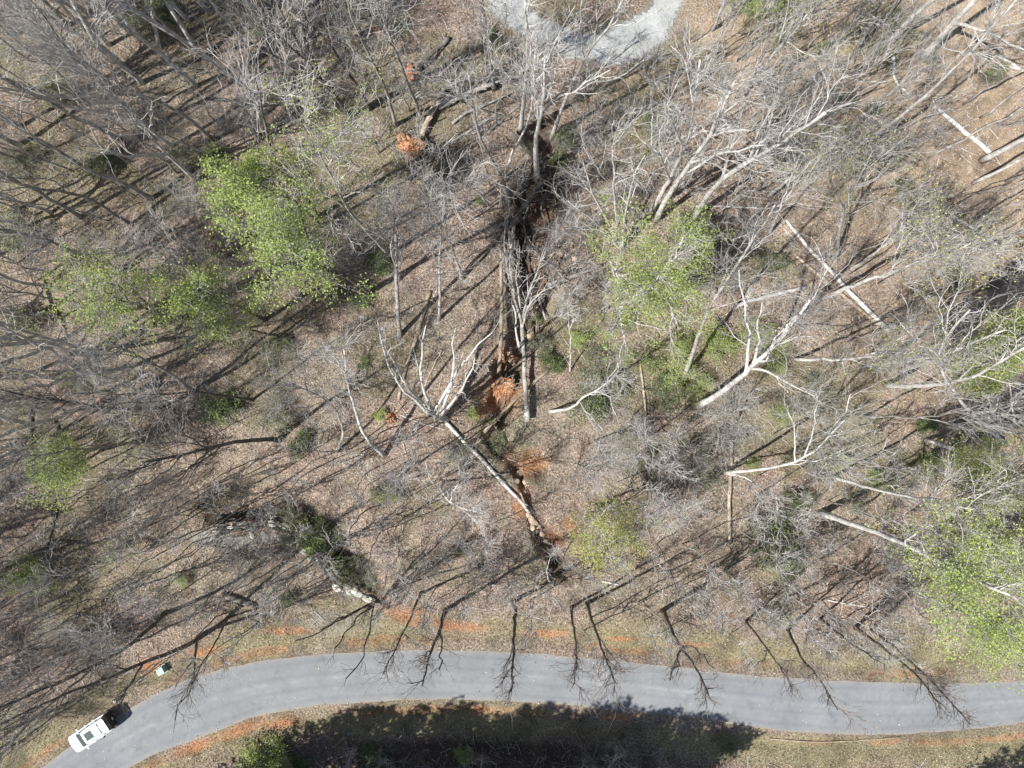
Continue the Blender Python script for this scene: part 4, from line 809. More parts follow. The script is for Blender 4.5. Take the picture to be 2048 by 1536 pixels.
scatter(12, 780, 1100, 1150, 1210, [SAPL, HAZL], 24)
scatter(20, 1400, 20, 1700, 520, [SAPL, SLEN, SAPL, BUDD], 30)
scatter(14, 1560, 500, 1960, 900, [SAPL, SAPL, SLEN, HAZL, BUDD], 36)
scatter(12, 1540, 860, 2000, 1130, [SAPL, HAZL, SLEN], 30)
scatter(10, 1120, 860, 1540, 1120, [HAZL, SAPL], 34)
scatter(12, 1080, 160, 1400, 420, [SAPL, HAZL, HAZL], 34)
scatter(10, 560, 120, 980, 560, [HAZL, SAPL, SAPL], 36)
scatter(8, 1780, 120, 2040, 560, [SAPL, SAPL, SLEN], 40)
scatter(9, 1040, 380, 1200, 640, [HAZL, HAZL, SAPL], 26)
scatter(12, 120, 1000, 640, 1330, [HAZL, SAPL], 34)
scatter(5, 700, 1505, 1300, 1535, [HAZL], 60)
scatter(10, -200, -500, 1800, -120, [TALL, TALL], 90)
scatter(46, 1380, 10, 1760, 420, [POLE], 16)
scatter(34, 1660, 380, 2048, 760, [POLE], 20)
scatter(50, -60, 880, 640, 1400, [POLE], 18)
scatter(26, -200, 1100, 60, 1600, [POLE, SLEN], 24)
scatter(34, 1180, 860, 1960, 1250, [POLE], 20)
scatter(20, 600, 860, 1000, 1190, [POLE], 18)
scatter(26, 20, 60, 700, 620, [POLE, SLEN, POLE], 20)
scatter(22, 700, 120, 1250, 640, [POLE], 22)
scatter(8, 0, 640, 360, 900, [SLEN, FORK], 30)

# ---- evergreen trees standing just outside the lower edge, whose shade covers the bank
def evergreen(seed, Hh_=20, rad=2.6):
    rng = np.random.default_rng(seed)
    P = rs3([(0, 0, -0.3), (.1, .1, 10), (0, 0, Hh_)], 14, 0.03, rng); R = 0.2 * (1 - 0.88 * np.linspace(0, 1, 14))
    T = np.array([P]); TR = np.array([R])
    a, b = spawn(T, TR, 64, 0.14, 0.98, 74, 24, rad * 1.15, 0.7, 0.80, 6, 0.3, 0.018, 0.12, 0.06, rng, 0.3)
    c, d = spawn(a, b, 7, 0.15, 1.0, 50, 20, rad * .32, 0.5, 0.3, 3, 0.5, 0.008, 0.0, 0.1, rng, 0.5)
    root = empty('evergreen_tree', (0, 0, 0), 'x', 'tree')
    g = Geo(); g.tubes(T, TR, 8); link('trunk', g.mesh('trunk', M['bark_dark']), root)
    g = Geo(); g.tubes(a, b, 4); g.tubes(c, d, 3); link('crown', g.mesh('crown', M['bark_dark']), root)
    pts = np.concatenate([c[:, 1], c[:, 2]]); V, Qf = leaf_quads(pts, 0.13, rng, 0.10, 5)
    link('foliage', mesh_np('foliage', V, Qf, mat=M['needle']), root)
    return root
EV = {'ev': [evergreen(5), evergreen(9, 18, 2.9)]}
for i, (px_, py_, sc) in enumerate([(330, 1640, .8), (420, 1600, .95), (478, 1610, 1.0), (540, 1592, 1.0), (600, 1604, 1.0), (662, 1585, 1.05), (735, 1605, 1.05), (800, 1590, 1.1), (868, 1598, 1.05), (935, 1592, 1.1), (1000, 1600, 1.0), (1070, 1594, 1.05), (1140, 1596, 1.0), (1190, 1625, 1.1), (1255, 1600, .85),
                                    (560, 1680, 1.1), (680, 1690, 1.1), (800, 1680, 1.1), (920, 1690, 1.1), (1040, 1680, 1.1), (1150, 1700, 1.1), (1820, 1650, .8), (1900, 1660, .8), (1960, 1640, .75), (620, 1640, 1.1), (860, 1645, 1.1), (1100, 1650, 1.1), (980, 1645, 1.1), (740, 1650, 1.1)]):
    place('ev', px_, py_, 'dark evergreen tree standing off the shaded bank', 'tree', 'evergreens beyond the shaded bank', sc * .95, 1.0, templ=EV)

# ------------------------------------------------------------------ green shrubs
def shrub(seed, mat, rad=1.0, dense=1.0, size=.05, hgt=.9):
    rng = np.random.default_rng(seed)
    ang = rng.random(14) * 6.28; el = rng.random(14) * .9 + .35
    d = np.stack([np.cos(ang) * np.cos(el), np.sin(ang) * np.cos(el), np.sin(el) * hgt], -1) * rad * (0.7 + .5 * rng.random((14, 1)))
    P = np.stack([d * f + rng.normal(size=d.shape) * .05 * f for f in np.linspace(0, 1, 5)], 1); R = np.tile(np.linspace(.022, .01, 5), (14, 1))
    a, b = spawn(P, R, 6, .25, 1, 45, 30, rad * .5, .6, .2, 4, .7, .008, .15, .15, rng)
    c, e = spawn(a, b, 5, .25, 1, 45, 40, rad * .28, .6, .2, 3, .7, .006, .15, .2, rng)
    root = empty('green_shrub', (0, 0, 0), 'x', 'shrub')
    g = Geo(); g.tubes(P, R, 4); g.tubes(a, b, 3); g.tubes(c, e, 3); link('stem', g.mesh('stem', M['twig']), root)
    pts = np.concatenate([c[:, 2], c[:, 1], a[:, 2]]); pts = pts[rng.random(len(pts)) < dense]
    V, Qf = leaf_quads(pts, size * .72, rng, .09, 5)
    link('foliage', mesh_np('foliage', V, Qf, mat=mat), root); TRI[0] += len(Qf) * 2 + 6000
    return root
SH = {'green': [shrub(1, M['leaf_shrub'], 1.0, .9, .06), shrub(2, M['leaf_shrub'], 1.2, .7, .055)], 'spring': [shrub(3, M['leaf_spring'], 1.1, .6, .055), shrub(4, M['leaf_spring'], 1.3, .45, .05)], 'olive': [shrub(5, M['leaf_olive'], 1.1, .6, .055), shrub(6, M['leaf_olive'], 1.4, .5, .05)]}
SHL = [('spring', 1300, 735, 1.0), ('spring', 1355, 700, 1.1), ('olive', 1340, 790, 1.2), ('spring', 1490, 660, .9), ('olive', 1230, 760, 1.3), ('olive', 1190, 720, 1.2), ('spring', 1250, 720, .7), ('spring', 1480, 20, 1.0), ('spring', 1575, 30, 1.2), ('olive', 1900, 560, 1.3), ('spring', 1950, 480, .7), ('olive', 1620, 780, 1.2), ('spring', 1500, 930, .7), ('spring', 1850, 930, .9), ('olive', 1700, 1000, 1.2), ('green', 520, 60, .8), ('olive', 600, 330, 1.0), ('spring', 1430, 690, 1.5), ('spring', 1350, 745, 1.6), ('green', 1320, 770, 1.1), ('spring', 1395, 770, 1.1), ('spring', 1520, 690, 1.4), ('spring', 1545, 735, 1.1), ('green', 1375, 470, 1.6), ('green', 1185, 800, 1.6), ('green', 1098, 722, .9), ('green', 1115, 735, .5),
       ('green', 1128, 275, .9), ('spring', 1132, 290, .7), ('green', 1122, 325, .8), ('green', 1540, 1070, 1.9), ('green', 1555, 1110, 1.3), ('green', 1595, 1000, .9), ('spring', 1920, 1085, 1.0), ('spring', 960, 405, .5), ('green', 880, 370, .8), ('green', 760, 525, 1.0), ('green', 725, 608, .7),
       ('spring', 765, 828, .7), ('spring', 946, 828, .6), ('green', 985, 842, .4), ('spring', 728, 728, .6), ('green', 665, 1130, 1.0), ('olive', 690, 1150, 1.1), ('olive', 735, 1170, .9), ('olive', 560, 1032, .9), ('spring', 620, 1065, 1.5), ('green', 640, 1085, 1.3), ('olive', 600, 1060, 1.2), ('spring', 655, 1100, .8), ('olive', 715, 1135, 1.1), ('olive', 575, 1195, .8), ('spring', 365, 1158, .8), ('spring', 62, 1145, 1.6), ('spring', 75, 1150, 1.0),
       ('green', 450, 815, 1.5), ('green', 435, 320, 1.0), ('olive', 210, 345, 1.3), ('green', 335, 25, 1.2), ('olive', 310, 60, 1.4), ('green', 270, 40, .9), ('olive', 130, 200, 1.5), ('olive', 380, 320, 1.2), ('green', 225, 320, .8), ('olive', 50, 330, 1.2), ('olive', 40, 480, 1.7), ('olive', 55, 640, 1.6), ('olive', 180, 750, 1.4), ('olive', 150, 760, 1.1), ('olive', 575, 190, 1.2),
       ('spring', 1545, 35, 1.7), ('spring', 1500, 15, 1.0), ('green', 1560, 75, 1.1), ('green', 1665, 195, .8), ('green', 1755, 110, .9), ('green', 1860, 115, .7), ('green', 1745, 222, .7), ('spring', 1640, 108, .8), ('olive', 1990, 150, 1.1), ('olive', 1780, 60, 1.3), ('spring', 1690, 395, .5), ('olive', 1400, 460, 1.3), ('green', 1300, 240, .9), ('olive', 1310, 260, 1.2), ('olive', 1330, 235, 1.0), ('olive', 1180, 180, 1.3), ('olive', 1000, 100, 1.0), ('green', 985, 85, .8),
       ('green', 615, 875, .8), ('olive', 600, 890, 1.1), ('olive', 560, 700, 1.0), ('green', 575, 690, .8), ('olive', 560, 840, 1.2), ('green', 800, 60, .8), ('olive', 1800, 380, .9), ('green', 1850, 850, .9), ('green', 1770, 955, 1.0), ('spring', 1745, 960, .9), ('spring', 1670, 920, .9), ('olive', 1580, 995, 1.0), ('olive', 1395, 945, 1.2), ('olive', 1290, 910, 1.0), ('green', 1575, 320, .6), ('spring', 1560, 830, .8), ('olive', 1540, 530, 1.0),
       ('spring', 535, 1500, 1.9), ('spring', 560, 1520, 1.2), ('green', 745, 1510, 1.0), ('green', 770, 1525, .8), ('spring', 930, 1500, .9), ('green', 600, 1530, .9), ('green', 1450, 1485, .9), ('olive', 1250, 1480, 1.0), ('olive', 1060, 300, .7), ('olive', 770, 980, 1.2), ('spring', 780, 985, .9), ('olive', 1080, 690, .8), ('olive', 1075, 640, .8), ('olive', 1250, 640, 1.0), ('spring', 1160, 680, .8), ('olive', 920, 905, 1.0), ('olive', 590, 1040, 1.3), ('olive', 1000, 880, .9)]
lookn = {'green': 'dark green leafy shrub', 'spring': 'bright green shrub', 'olive': 'dull olive shrub'}
for k, px_, py_, sc in SHL: place(k, px_, py_, lookn[k], 'shrub', 'green shrubs', sc * .9, 4, templ=SH)
auto_label()

# ------------------------------------------------------------------ fallen logs
def logmesh(P, r0, r1, n=14, sides=10, rng=RNG, knots=True, name='trunk', mat=None):
    Q_ = rs3(P, n, 0.02, rng); R = np.linspace(r0, r1, n) * (1 + .06 * rng.normal(size=n))
    g = Geo(); g.tubes(Q_[None], R[None], sides, cap=True)
    if knots:
        k = 5; a, b = spawn(Q_[None], R[None], k, .15, .95, 65, 30, r0 * 3.2, .6, 0, 4, .3, .02, .25, .12, rng, .6); g.tubes(a, b, 5, cap=True)
    return g, Q_, R
def fallen(pts, r0, r1, label, mat='dead_wood', z0=None, zend=None, branches=0, blen=3.0, group=None, name='fallen_log', rest=True, zlift=0.0):
    rng = np.random.default_rng(abs(int(pts[0][0] * 13 + pts[0][1])) + 5)
    P = []
    m_ = len(pts)
    gzs = [gz1(*G(*p)) for p in pts]
    # a log bridges hollows: its line is the straight chord over its two ends or the ground, whichever is higher
    for i, p in enumerate(pts):
        f = i / (m_ - 1); ch = max(gzs[0] * (1 - f) + gzs[-1] * f, gzs[i])
        z = ch + (r0 * (1 - f) + r1 * f) * .8 + zlift + ((zend or 0) * f) + ((z0 or 0) * (1 - f))
        P.append(pix(p[0], p[1], z))
    org = P[0].copy(); g, Q_, R = logmesh(P, r0, r1, rng=rng)
    root = empty(name, org, label, 'log' if name == 'fallen_log' else 'tree', group)
    g.V = [v - org for v in g.V]; link('trunk', g.mesh('trunk', M[mat]), root); TRI[0] += g.tri_count()
    if branches:
        tm = {'dead_wood': 'twig', 'bark_pale': 'twig_pale', 'bark': 'twig', 'bark_dark': 'twig_dark'}[mat]
        a, b = spawn(Q_[None], R[None], branches, .45, 1.0, 38, 30, blen, .5, .3, 7, .6, .025, .06, .12, rng, .3)
        c, d = spawn(a, b, 5, .2, 1, 40, 30, blen * .42, .5, .2, 5, .6, .013, .03, .15, rng, .4)
        e, f_ = spawn(c, d, 4, .2, 1, 40, 30, blen * .22, .5, .2, 4, .6, .009, .03, .2, rng, .5)
        g = Geo(); g.tubes(a - org, b, 5); g.tubes(c - org, d, 3); g.tubes(e - org, f_, 3)
        link('branches', g.mesh('branches', M[tm]), root); TRI[0] += g.tri_count()
    return root
FL = [
 ([(838, 286), (850, 252), (865, 222), (880, 192), (896, 162), (906, 147), (916, 132), (927, 107), (936, 92)], .27, .12, 'long straight fallen trunk running from the larger orange root plate', 'dead_wood', dict(z0=.45, branches=5, blen=2.5)),
 ([(832, 136), (850, 116), (875, 96), (898, 76)], .26, .2, 'stouter of two dark fallen trunks at the small clay root plate', 'bark_dark', dict(z0=.4)),
 ([(855, 128), (872, 108), (893, 86)], .15, .11, 'thinner of two dark fallen trunks at the small clay root plate', 'bark_dark', dict(z0=.2)),
 ([(877, 214), (905, 200), (935, 187), (960, 176), (984, 168)], .24, .17, 'split weathered log propped against the long straight fallen trunk', 'bark', dict(z0=.4, zend=.7, branches=3, blen=1.5)),
 ([(904, 247), (930, 226), (965, 212), (1000, 197), (1033, 180)], .12, .07, 'thin weathered log above the thin paired one', 'bark', dict(zlift=.2, branches=3, blen=1.5)),
 ([(963, 276), (984, 257), (1004, 240), (1020, 226), (1040, 210)], .11, .08, 'thin grey log lying between the pole trees', 'bark', dict()),
 ([(1019, 262), (1032, 274), (1045, 290), (1060, 306), (1074, 322)], .17, .12, 'dark trunk sloping down to the gully head', 'bark_dark', dict(z0=.9, zend=.3)),
 ([(812, 362), (840, 337), (870, 310), (900, 285), (940, 262), (985, 235)], .16, .06, 'old grey log leading from the root plate to the pole trees', 'bark', dict(branches=4, blen=2)),
 ([(998, 748), (1001, 700), (1003, 640), (1003, 575), (1002, 536), (1002, 495)], .17, .12, 'long straight barkless trunk lying up the gully from the clay hollow', 'dead_wood', dict(z0=.6, zlift=.35)),
 ([(1001, 480), (1010, 466), (1021, 452), (1041, 425), (1056, 400), (1068, 382), (1085, 366)], .14, .26, 'thick dark fallen trunk at the gully head', 'bark_dark', dict(zlift=.5, zend=.3)),
 ([(1037, 517), (1031, 490), (1025, 462)], .11, .08, 'short grey dead limb in the dark gully, right of its twin', 'bark', dict(zlift=.5)),
 ([(1023, 507), (1020, 485), (1018, 460)], .1, .07, 'short grey dead limb in the dark gully, left of its twin', 'bark', dict(zlift=.6)),
 ([(1014, 530), (1008, 490), (1012, 455), (1020, 420)], .08, .05, 'bent thin dead stem beside the long barkless trunk', 'bark', dict(zlift=.9, branches=3, blen=1)),
 ([(1092, 571), (1120, 561), (1154, 550), (1178, 541), (1204, 530)], .19, .12, 'grey log fallen across the slope towards the pale green tree', 'bark', dict(z0=.2, branches=0)),
 ([(1120, 565), (1095, 580), (1075, 600), (1055, 618)], .09, .04, 'broken branchy top between the gully and the grey log', 'bark', dict(zlift=.3, branches=6, blen=1.8)),
 ([(1010, 858), (1000, 868), (985, 845)], .06, .05, 'small dead stick on the clay hollow', 'dead_wood', dict()),
 ([(968, 865), (1000, 832), (1030, 800), (1062, 770), (1098, 738)], .15, .12, 'brown log laid slanting under the leaning grey trunk', 'dead_wood', dict(zlift=.15)),
 ([(892, 845), (925, 880), (960, 915), (990, 948), (1020, 980), (1050, 1012), (1066, 1040)], .15, .11, 'long pale log running down to the boulder-choked gully', 'bark_pale', dict(zlift=.1)),
 ([(930, 888), (955, 905), (985, 940), (1010, 968)], .06, .03, 'thin pale pole alongside the long pale log', 'bark_pale', dict(branches=3, blen=1.2)),
 ([(860, 583), (853, 602), (843, 638), (832, 680), (815, 725), (800, 775), (797, 800)], .16, .12, 'brown rotting log across the clearing under the antler-like tree', 'dead_wood', dict(branches=0)),
 ([(884, 700), (870, 725), (858, 752), (848, 775)], .07, .05, 'short brown pole right of the rotting log', 'dead_wood', dict()),
 ([(806, 885), (812, 905), (818, 930)], .06, .04, 'small brown pole at the foot of the white leaning bole', 'dead_wood', dict()),
 ([(1868, 212), (1895, 232), (1925, 262), (1955, 282), (1986, 312)], .13, .19, 'pale fallen trunk on the tan slope', 'bark_pale', dict()),
 ([(1990, 150), (2010, 132), (2048, 140)], .08, .08, 'pale thin log at the upper right edge', 'bark_pale', dict()),
 ([(1990, 110), (2020, 125), (2050, 145)], .09, .08, 'second pale thin log crossing at the upper right edge', 'bark_pale', dict()),
 ([(1895, 422), (1925, 445), (1955, 462), (1985, 482), (2010, 502)], .11, .1, 'thin pale log among striped shadows on the tan slope', 'bark_pale', dict()),
 ([(1572, 440), (1600, 475), (1630, 510), (1665, 545), (1700, 585), (1740, 625), (1778, 662)], .1, .2, 'upper of the two long parallel logs', 'bark_pale', dict()),
 ([(1593, 512), (1640, 552), (1680, 585), (1720, 620), (1768, 656)], .1, .15, 'lower of the two long parallel logs', 'dead_wood', dict()),
 ([(1464, 616), (1490, 604), (1530, 594), (1570, 584), (1612, 574)], .17, .14, 'curved white log on brown leaves', 'bark_pale', dict()),
 ([(1400, 263), (1430, 262), (1485, 259), (1536, 262), (1580, 255)], .08, .06, 'thin pale log lying level across the saplings', 'bark_pale', dict()),
 ([(1392, 412), (1440, 412), (1490, 415), (1556, 418)], .07, .06, 'pale pole lying level below the white pair', 'bark_pale', dict()),
 ([(1460, 1088), (1458, 1040), (1459, 990), (1462, 930), (1464, 882)], .15, .12, 'brown pole lying straight up the slope', 'dead_wood', dict(zlift=.1)),
 ([(1290, 860), (1292, 820), (1286, 770), (1280, 720)], .1, .08, 'brown pole half hidden by green shrubs', 'dead_wood', dict()),
 ([(1316, 710), (1310, 740), (1302, 770)], .06, .05, 'short brown stick left of the green shrubs', 'dead_wood', dict()),
 ([(1430, 628), (1445, 650), (1460, 668), (1474, 682)], .08, .06, 'dark brown stick right of the pale green tree', 'bark_dark', dict()),
 ([(1350, 672), (1362, 690), (1378, 705)], .07, .06, 'reddish stick under the pale green tree', 'dead_wood', dict()),
 ([(1180, 163), (1205, 163), (1224, 162), (1255, 145), (1284, 120), (1310, 108)], .08, .05, 'dead white branch lying below the gravel drive', 'bark_pale', dict(zlift=.2, branches=4, blen=1.4)),
 ([(1773, 95), (1786, 108), (1790, 130), (1785, 150), (1798, 172), (1822, 192)], .12, .07, 'twisted pinkish dead limb under the clean white trunk', 'bark_pale', dict(zlift=.1, branches=3, blen=2)),
 ([(1700, 157), (1725, 163), (1755, 163), (1782, 162)], .05, .04, 'thin white stick left of the twisted pinkish limb', 'bark_pale', dict()),
 ([(1920, 225), (1945, 210), (1968, 185)], .06, .03, 'curved brown branch lying on bare tan ground', 'dead_wood', dict()),
 ([(1556, 765), (1568, 775), (1577, 785)], .07, .06, 'short cut log on the open brown slope', 'dead_wood', dict()),
 ([(443, 1190), (465, 1196), (490, 1205), (512, 1216)], .24, .2, 'thick black log half hidden by striped shadow', 'bark_dark', dict()),
 ([(770, 1218), (778, 1214), (760, 1208)], .13, .11, 'short dark cut log on the clay by the stone wall', 'bark_dark', dict()),
 ([(70, 955), (66, 900), (60, 850), (62, 820)], .2, .16, 'dark log left of its twin behind the lone flat green crown', 'bark_dark', dict()),
 ([(140, 905), (125, 880), (112, 855), (104, 838)], .2, .15, 'dark log right of its twin behind the lone flat green crown', 'bark_dark', dict()),
 ([(85, 1120), (100, 1070), (115, 1020)], .12, .09, 'dark log crossing the long thin shadows at the edge', 'bark_dark', dict()),
 ([(86, 560), (95, 600), (130, 660)], .16, .1, 'dark snapped log under olive brush at the left', 'bark_dark', dict(branches=4, blen=2)),
 ([(1540, 1478), (1620, 1484), (1700, 1483), (1800, 1474)], .05, .04, 'long thin pole lying in the grass beyond the road', 'dead_wood', dict()),
 ([(1655, 1200), (1690, 1207), (1740, 1215)], .06, .04, 'thin pale stick below the longest white trunk', 'bark_pale', dict(branches=3, blen=1.5)),
 ([(1205, 1163), (1220, 1166), (1236, 1169)], .08, .06, 'short white broken log near the close roadside pair', 'bark_pale', dict()),
 ([(800, 830), (850, 850), (895, 860)], .04, .03, 'thin white stick left of the antler-like tree foot', 'bark_pale', dict()),
 ([(500, 1240), (530, 1250), (560, 1240)], .06, .04, 'small dark branch on leaves above the road bend', 'bark_dark', dict(branches=3, blen=1)),
]
FL += [
 ([(1092, 640), (1078, 600), (1072, 560), (1080, 520), (1096, 480)], .09, .03, 'crooked grey dead stem on the bank right of the forked fallen trunk', 'bark', dict(zlift=.5, branches=7, blen=1.8)),
 ([(1060, 580), (1052, 540), (1058, 500), (1075, 465)], .08, .03, 'dark dead stem with fine twigs between the forked trunk and its top', 'bark_dark', dict(zlift=.7, branches=7, blen=1.6)),
 ([(1030, 600), (1022, 560), (1018, 520), (1026, 480), (1030, 450)], .09, .04, 'dead stem lying tight beside the long barkless trunk', 'bark', dict(zlift=.8, branches=5, blen=1.2)),
 ([(1045, 500), (1052, 470), (1046, 440), (1058, 410)], .08, .04, 'grey stem under the thick dark fallen trunk', 'bark', dict(zlift=.3, branches=5, blen=1.4)),
 ([(1100, 520), (1115, 490), (1110, 460), (1125, 435)], .06, .03, 'thin bent stem on the twiggy bank above the boulders', 'bark', dict(zlift=.2, branches=8, blen=1.8)),
 ([(1130, 560), (1110, 535), (1085, 520), (1065, 490)], .07, .03, 'grey stem leaning from the boulders into the gully', 'bark', dict(zlift=.6, branches=7, blen=1.6)),
 ([(1095, 450), (1080, 420), (1088, 390), (1110, 350)], .1, .05, 'dark limb reaching uphill from the gully head', 'bark_dark', dict(zlift=.4, branches=6, blen=1.8)),
 ([(1055, 440), (1040, 400), (1050, 360), (1058, 320)], .1, .05, 'dark limb standing in shadow left of the big forked tree', 'bark_dark', dict(zlift=.5, branches=5, blen=1.6)),
 ([(1040, 700), (1030, 660), (1033, 630), (1025, 610)], .1, .06, 'pale broken stub in the black part of the gully', 'bark_pale', dict(zlift=.4, branches=0)),
 ([(1062, 720), (1066, 690), (1075, 650), (1070, 620)], .06, .04, 'brown stick along the gully wall right of the grey trunk', 'dead_wood', dict(zlift=.3, branches=3, blen=.8)),
 ([(940, 215), (1000, 230), (1060, 245), (1110, 250)], .08, .05, 'dark limb lying level through the pole trees', 'bark_dark', dict(zlift=.3, branches=6, blen=1.8)),
 ([(900, 200), (950, 175), (1010, 160), (1060, 150)], .12, .07, 'shaded grey log pointing at the gravel drive', 'bark', dict(zlift=.3, branches=6, blen=1.8)),
 ([(1040, 985), (1060, 1030), (1085, 1060)], .09, .07, 'brown pole wedged among the gully boulders', 'dead_wood', dict(zlift=.2)),
 ([(1108, 738), (1125, 722), (1150, 700)], .08, .06, 'rotten stub log right of the green gully shrub', 'dead_wood', dict()),
]
for pts, r0, r1, lab, mt, kw in FL: fallen(pts, r0, r1, lab, mt, group='fallen logs', **kw)
# leaning grey trunk over the gully: one snapped tree with its forked top
fr = fallen([(1055, 842), (1052, 800), (1050, 750), (1047, 705), (1045, 660), (1044, 652)], .2, .15, 'grey trunk with a forked top lying over the dark gully', 'bark', z0=.3, zend=1.2, zlift=.2, name='fallen_tree')
o_ = np.array(fr.location); rng = np.random.default_rng(3); z_ = 1.9
LB = [[(1044, 655), (1035, 614), (1025, 575), (1017, 556), (1011, 536), (1012, 500)], [(1044, 655), (1054, 614), (1076, 587), (1113, 571)], [(1046, 640), (1048, 614), (1066, 562), (1084, 528), (1093, 497)], [(1040, 630), (1038, 590), (1030, 550), (1035, 525)]]
P1 = np.array([rs3([pix(p[0], p[1], z_ + .35 * i) for i, p in enumerate(l)], 9, .03, rng) for l in LB]); R1 = np.tile(np.linspace(.11, .035, 9), (4, 1))
a, b = spawn(P1, R1, 8, .3, 1, 38, 30, 1.5, .5, .2, 5, .5, .014, .05, .15, rng, .4); c, d = spawn(a, b, 5, .2, 1, 40, 30, .7, .5, .2, 4, .6, .009, .03, .2, rng, .5)
g = Geo(); g.tubes(P1 - o_, R1, 7); link('limb', g.mesh('limb', M['bark']), fr)
g = Geo(); g.tubes(a - o_, b, 4); g.tubes(c - o_, d, 3); link('branches', g.mesh('branches', M['twig']), fr)

# ------------------------------------------------------------------ root plates (upturned clay discs with roots)
def root_plate(px_, py_, rad, az, tilt, label, seed, roots=22):
    rad = rad * .85
    rng = np.random.default_rng(seed); x_, y_ = G(px_, py_); z = gz1(x_, y_)
    nu, nv = 22, 9; V = []; 
    for j in range(nv):
        ph = math.pi * j / (nv - 1)
        for i in range(nu):
            th = 2 * math.pi * i / nu
            rr = rad * (1 + .9 * (fbm(np.cos(th) * 2 + 5, np.sin(th) * 2 + j * .3, .9, 3, seed) - .5) * 2) * (1 + .07 * rng.normal())
            V.append((rr * math.sin(ph) * math.cos(th), rr * math.sin(ph) * math.sin(th), rad * .34 * math.cos(ph) * (1 + .5 * (rng.random() - .5))))
    V = np.array(V); Qd = [(j * nu + i, j * nu + (i + 1) % nu, (j + 1) * nu + (i + 1) % nu, (j + 1) * nu + i) for j in range(nv - 1) for i in range(nu)]
    root = empty('root_plate', (x_, y_, z + rad * .55), label, 'root plate', 'upturned root plates')
    root.rotation_euler = (0, tilt, az)
    link('soil', mesh_np('soil', V, Qd, mat=M['clay'], smooth=False), root)
    th = rng.random(roots) * 6.28
    P = np.zeros((roots, 6, 3)); d = np.stack([np.cos(th), np.sin(th), .5 * rng.random(roots)], -1); P[:, 0] = d * rad * .5
    for s_ in range(1, 6): d = nrm(d + rng.normal(size=d.shape) * .25); P[:, s_] = P[:, s_ - 1] + d * rad * .24
    R = np.tile(np.linspace(.05, .015, 6), (roots, 1))
    a, b = spawn(P, R, 4, .3, 1, 45, 30, rad * .5, .5, .2, 4, .6, .01, 0, .25, rng)
    g = Geo(); g.tubes(P, R, 5); g.tubes(a, b, 3); link('roots', g.mesh('roots', M['dead_wood']), root)
root_plate(822, 298, 1.35, math.radians(235), math.radians(55), 'larger orange clay root plate of the long straight fallen trunk', 21)
root_plate(824, 152, .85, math.radians(225), math.radians(65), 'smaller clay root plate of the two dark fallen trunks', 22)
root_plate(1000, 778, 1.35, math.radians(270), math.radians(48), 'big clay root plate in the hollow in the middle', 23, 30)
root_plate(1012, 712, .7, math.radians(250), math.radians(60), 'small clay root clump beside the long barkless trunk', 24, 16)
root_plate(783, 832, .5, math.radians(40), math.radians(40), 'little orange root clump near the bright green shrub', 25, 10)

# ------------------------------------------------------------------ rocks
def rock_mesh(seed, mat, flat=.6, n=2):
    import bmesh
    bm = bmesh.new(); bmesh.ops.create_icosphere(bm, subdivisions=n, radius=1)
    rng = np.random.default_rng(seed); pl = nrm(rng.normal(size=(9, 3))); off = .62 + .3 * rng.random(9)
    for v in bm.verts:
        p = np.array(v.co)
        for a_, o__ in zip(pl, off):
            k = p @ a_ - o__
            if k > 0: p = p - a_ * k * .92
        v.co = (p[0] * 1.1, p[1], p[2] * flat)
    me = D.meshes.new('rock'); bm.to_mesh(me); bm.free(); me.materials.append(mat)
    return me
def place_rock(px_, py_, s_, me, label, rng, grp='boulders in the gully', sc=(1, 1, 1), name='boulder', rz=None, sink=.15):
    x_, y_ = G(px_, py_); o = link(name, me, None, (x_, y_, gz1(x_, y_) + s_ * (.35 - sink)))
    o.scale = (s_ * sc[0], s_ * sc[1], s_ * sc[2]); o.rotation_euler = (rng.normal() * .15, rng.normal() * .15, rng.random() * 6.28 if rz is None else rz)
    tag(o, label, 'boulder', grp); return o
rng = np.random.default_rng(8)
place_rock(707, 1183, .34, rock_mesh(3, M['rock_pale'], .7, 3), 'second smaller pale boulder just right of the round one', rng, None, (1, .8, 1), rz=-.6)
place_rock(673, 1174, .42, rock_mesh(1, M['rock_pale'], .75, 3), 'single pale round boulder beside the grey slabs', rng, None, (1, .85, 1), rz=-.9)
slab = rock_mesh(2, M['rock'], .4, 2)
for i, (px_, py_, s_, lab) in enumerate([(697, 1180, .42, 'grey flat slab nearest the pale round boulder'), (715, 1190, .38, 'grey flat slab between its two neighbours by the wall'), (733, 1200, .34, 'grey flat slab farthest from the pale round boulder'),
                                         (590, 1078, .4, 'grey slab under the bright green shrub by the stone wall'), (605, 1100, .36, 'grey slab along the gravel edge below the green shrub'), (620, 1118, .3, 'small grey slab next down the gravel edge'),
                                         (531, 1072, .4, 'pale grey stone at the foot of the dark stacked wall'), (556, 1072, .34, 'yellowish stone at the foot of the dark stacked wall'), (504, 1070, .3, 'flat grey stone under the middle of the stacked wall')]):
    place_rock(px_, py_, s_, slab, lab, rng, 'grey slabs by the wall', (1.1, .8, 1), name='stone_slab', rz=-.7 + .3 * rng.normal())
tanm = [rock_mesh(10 + i, M['rock_tan'], .7, 2) for i in range(4)]
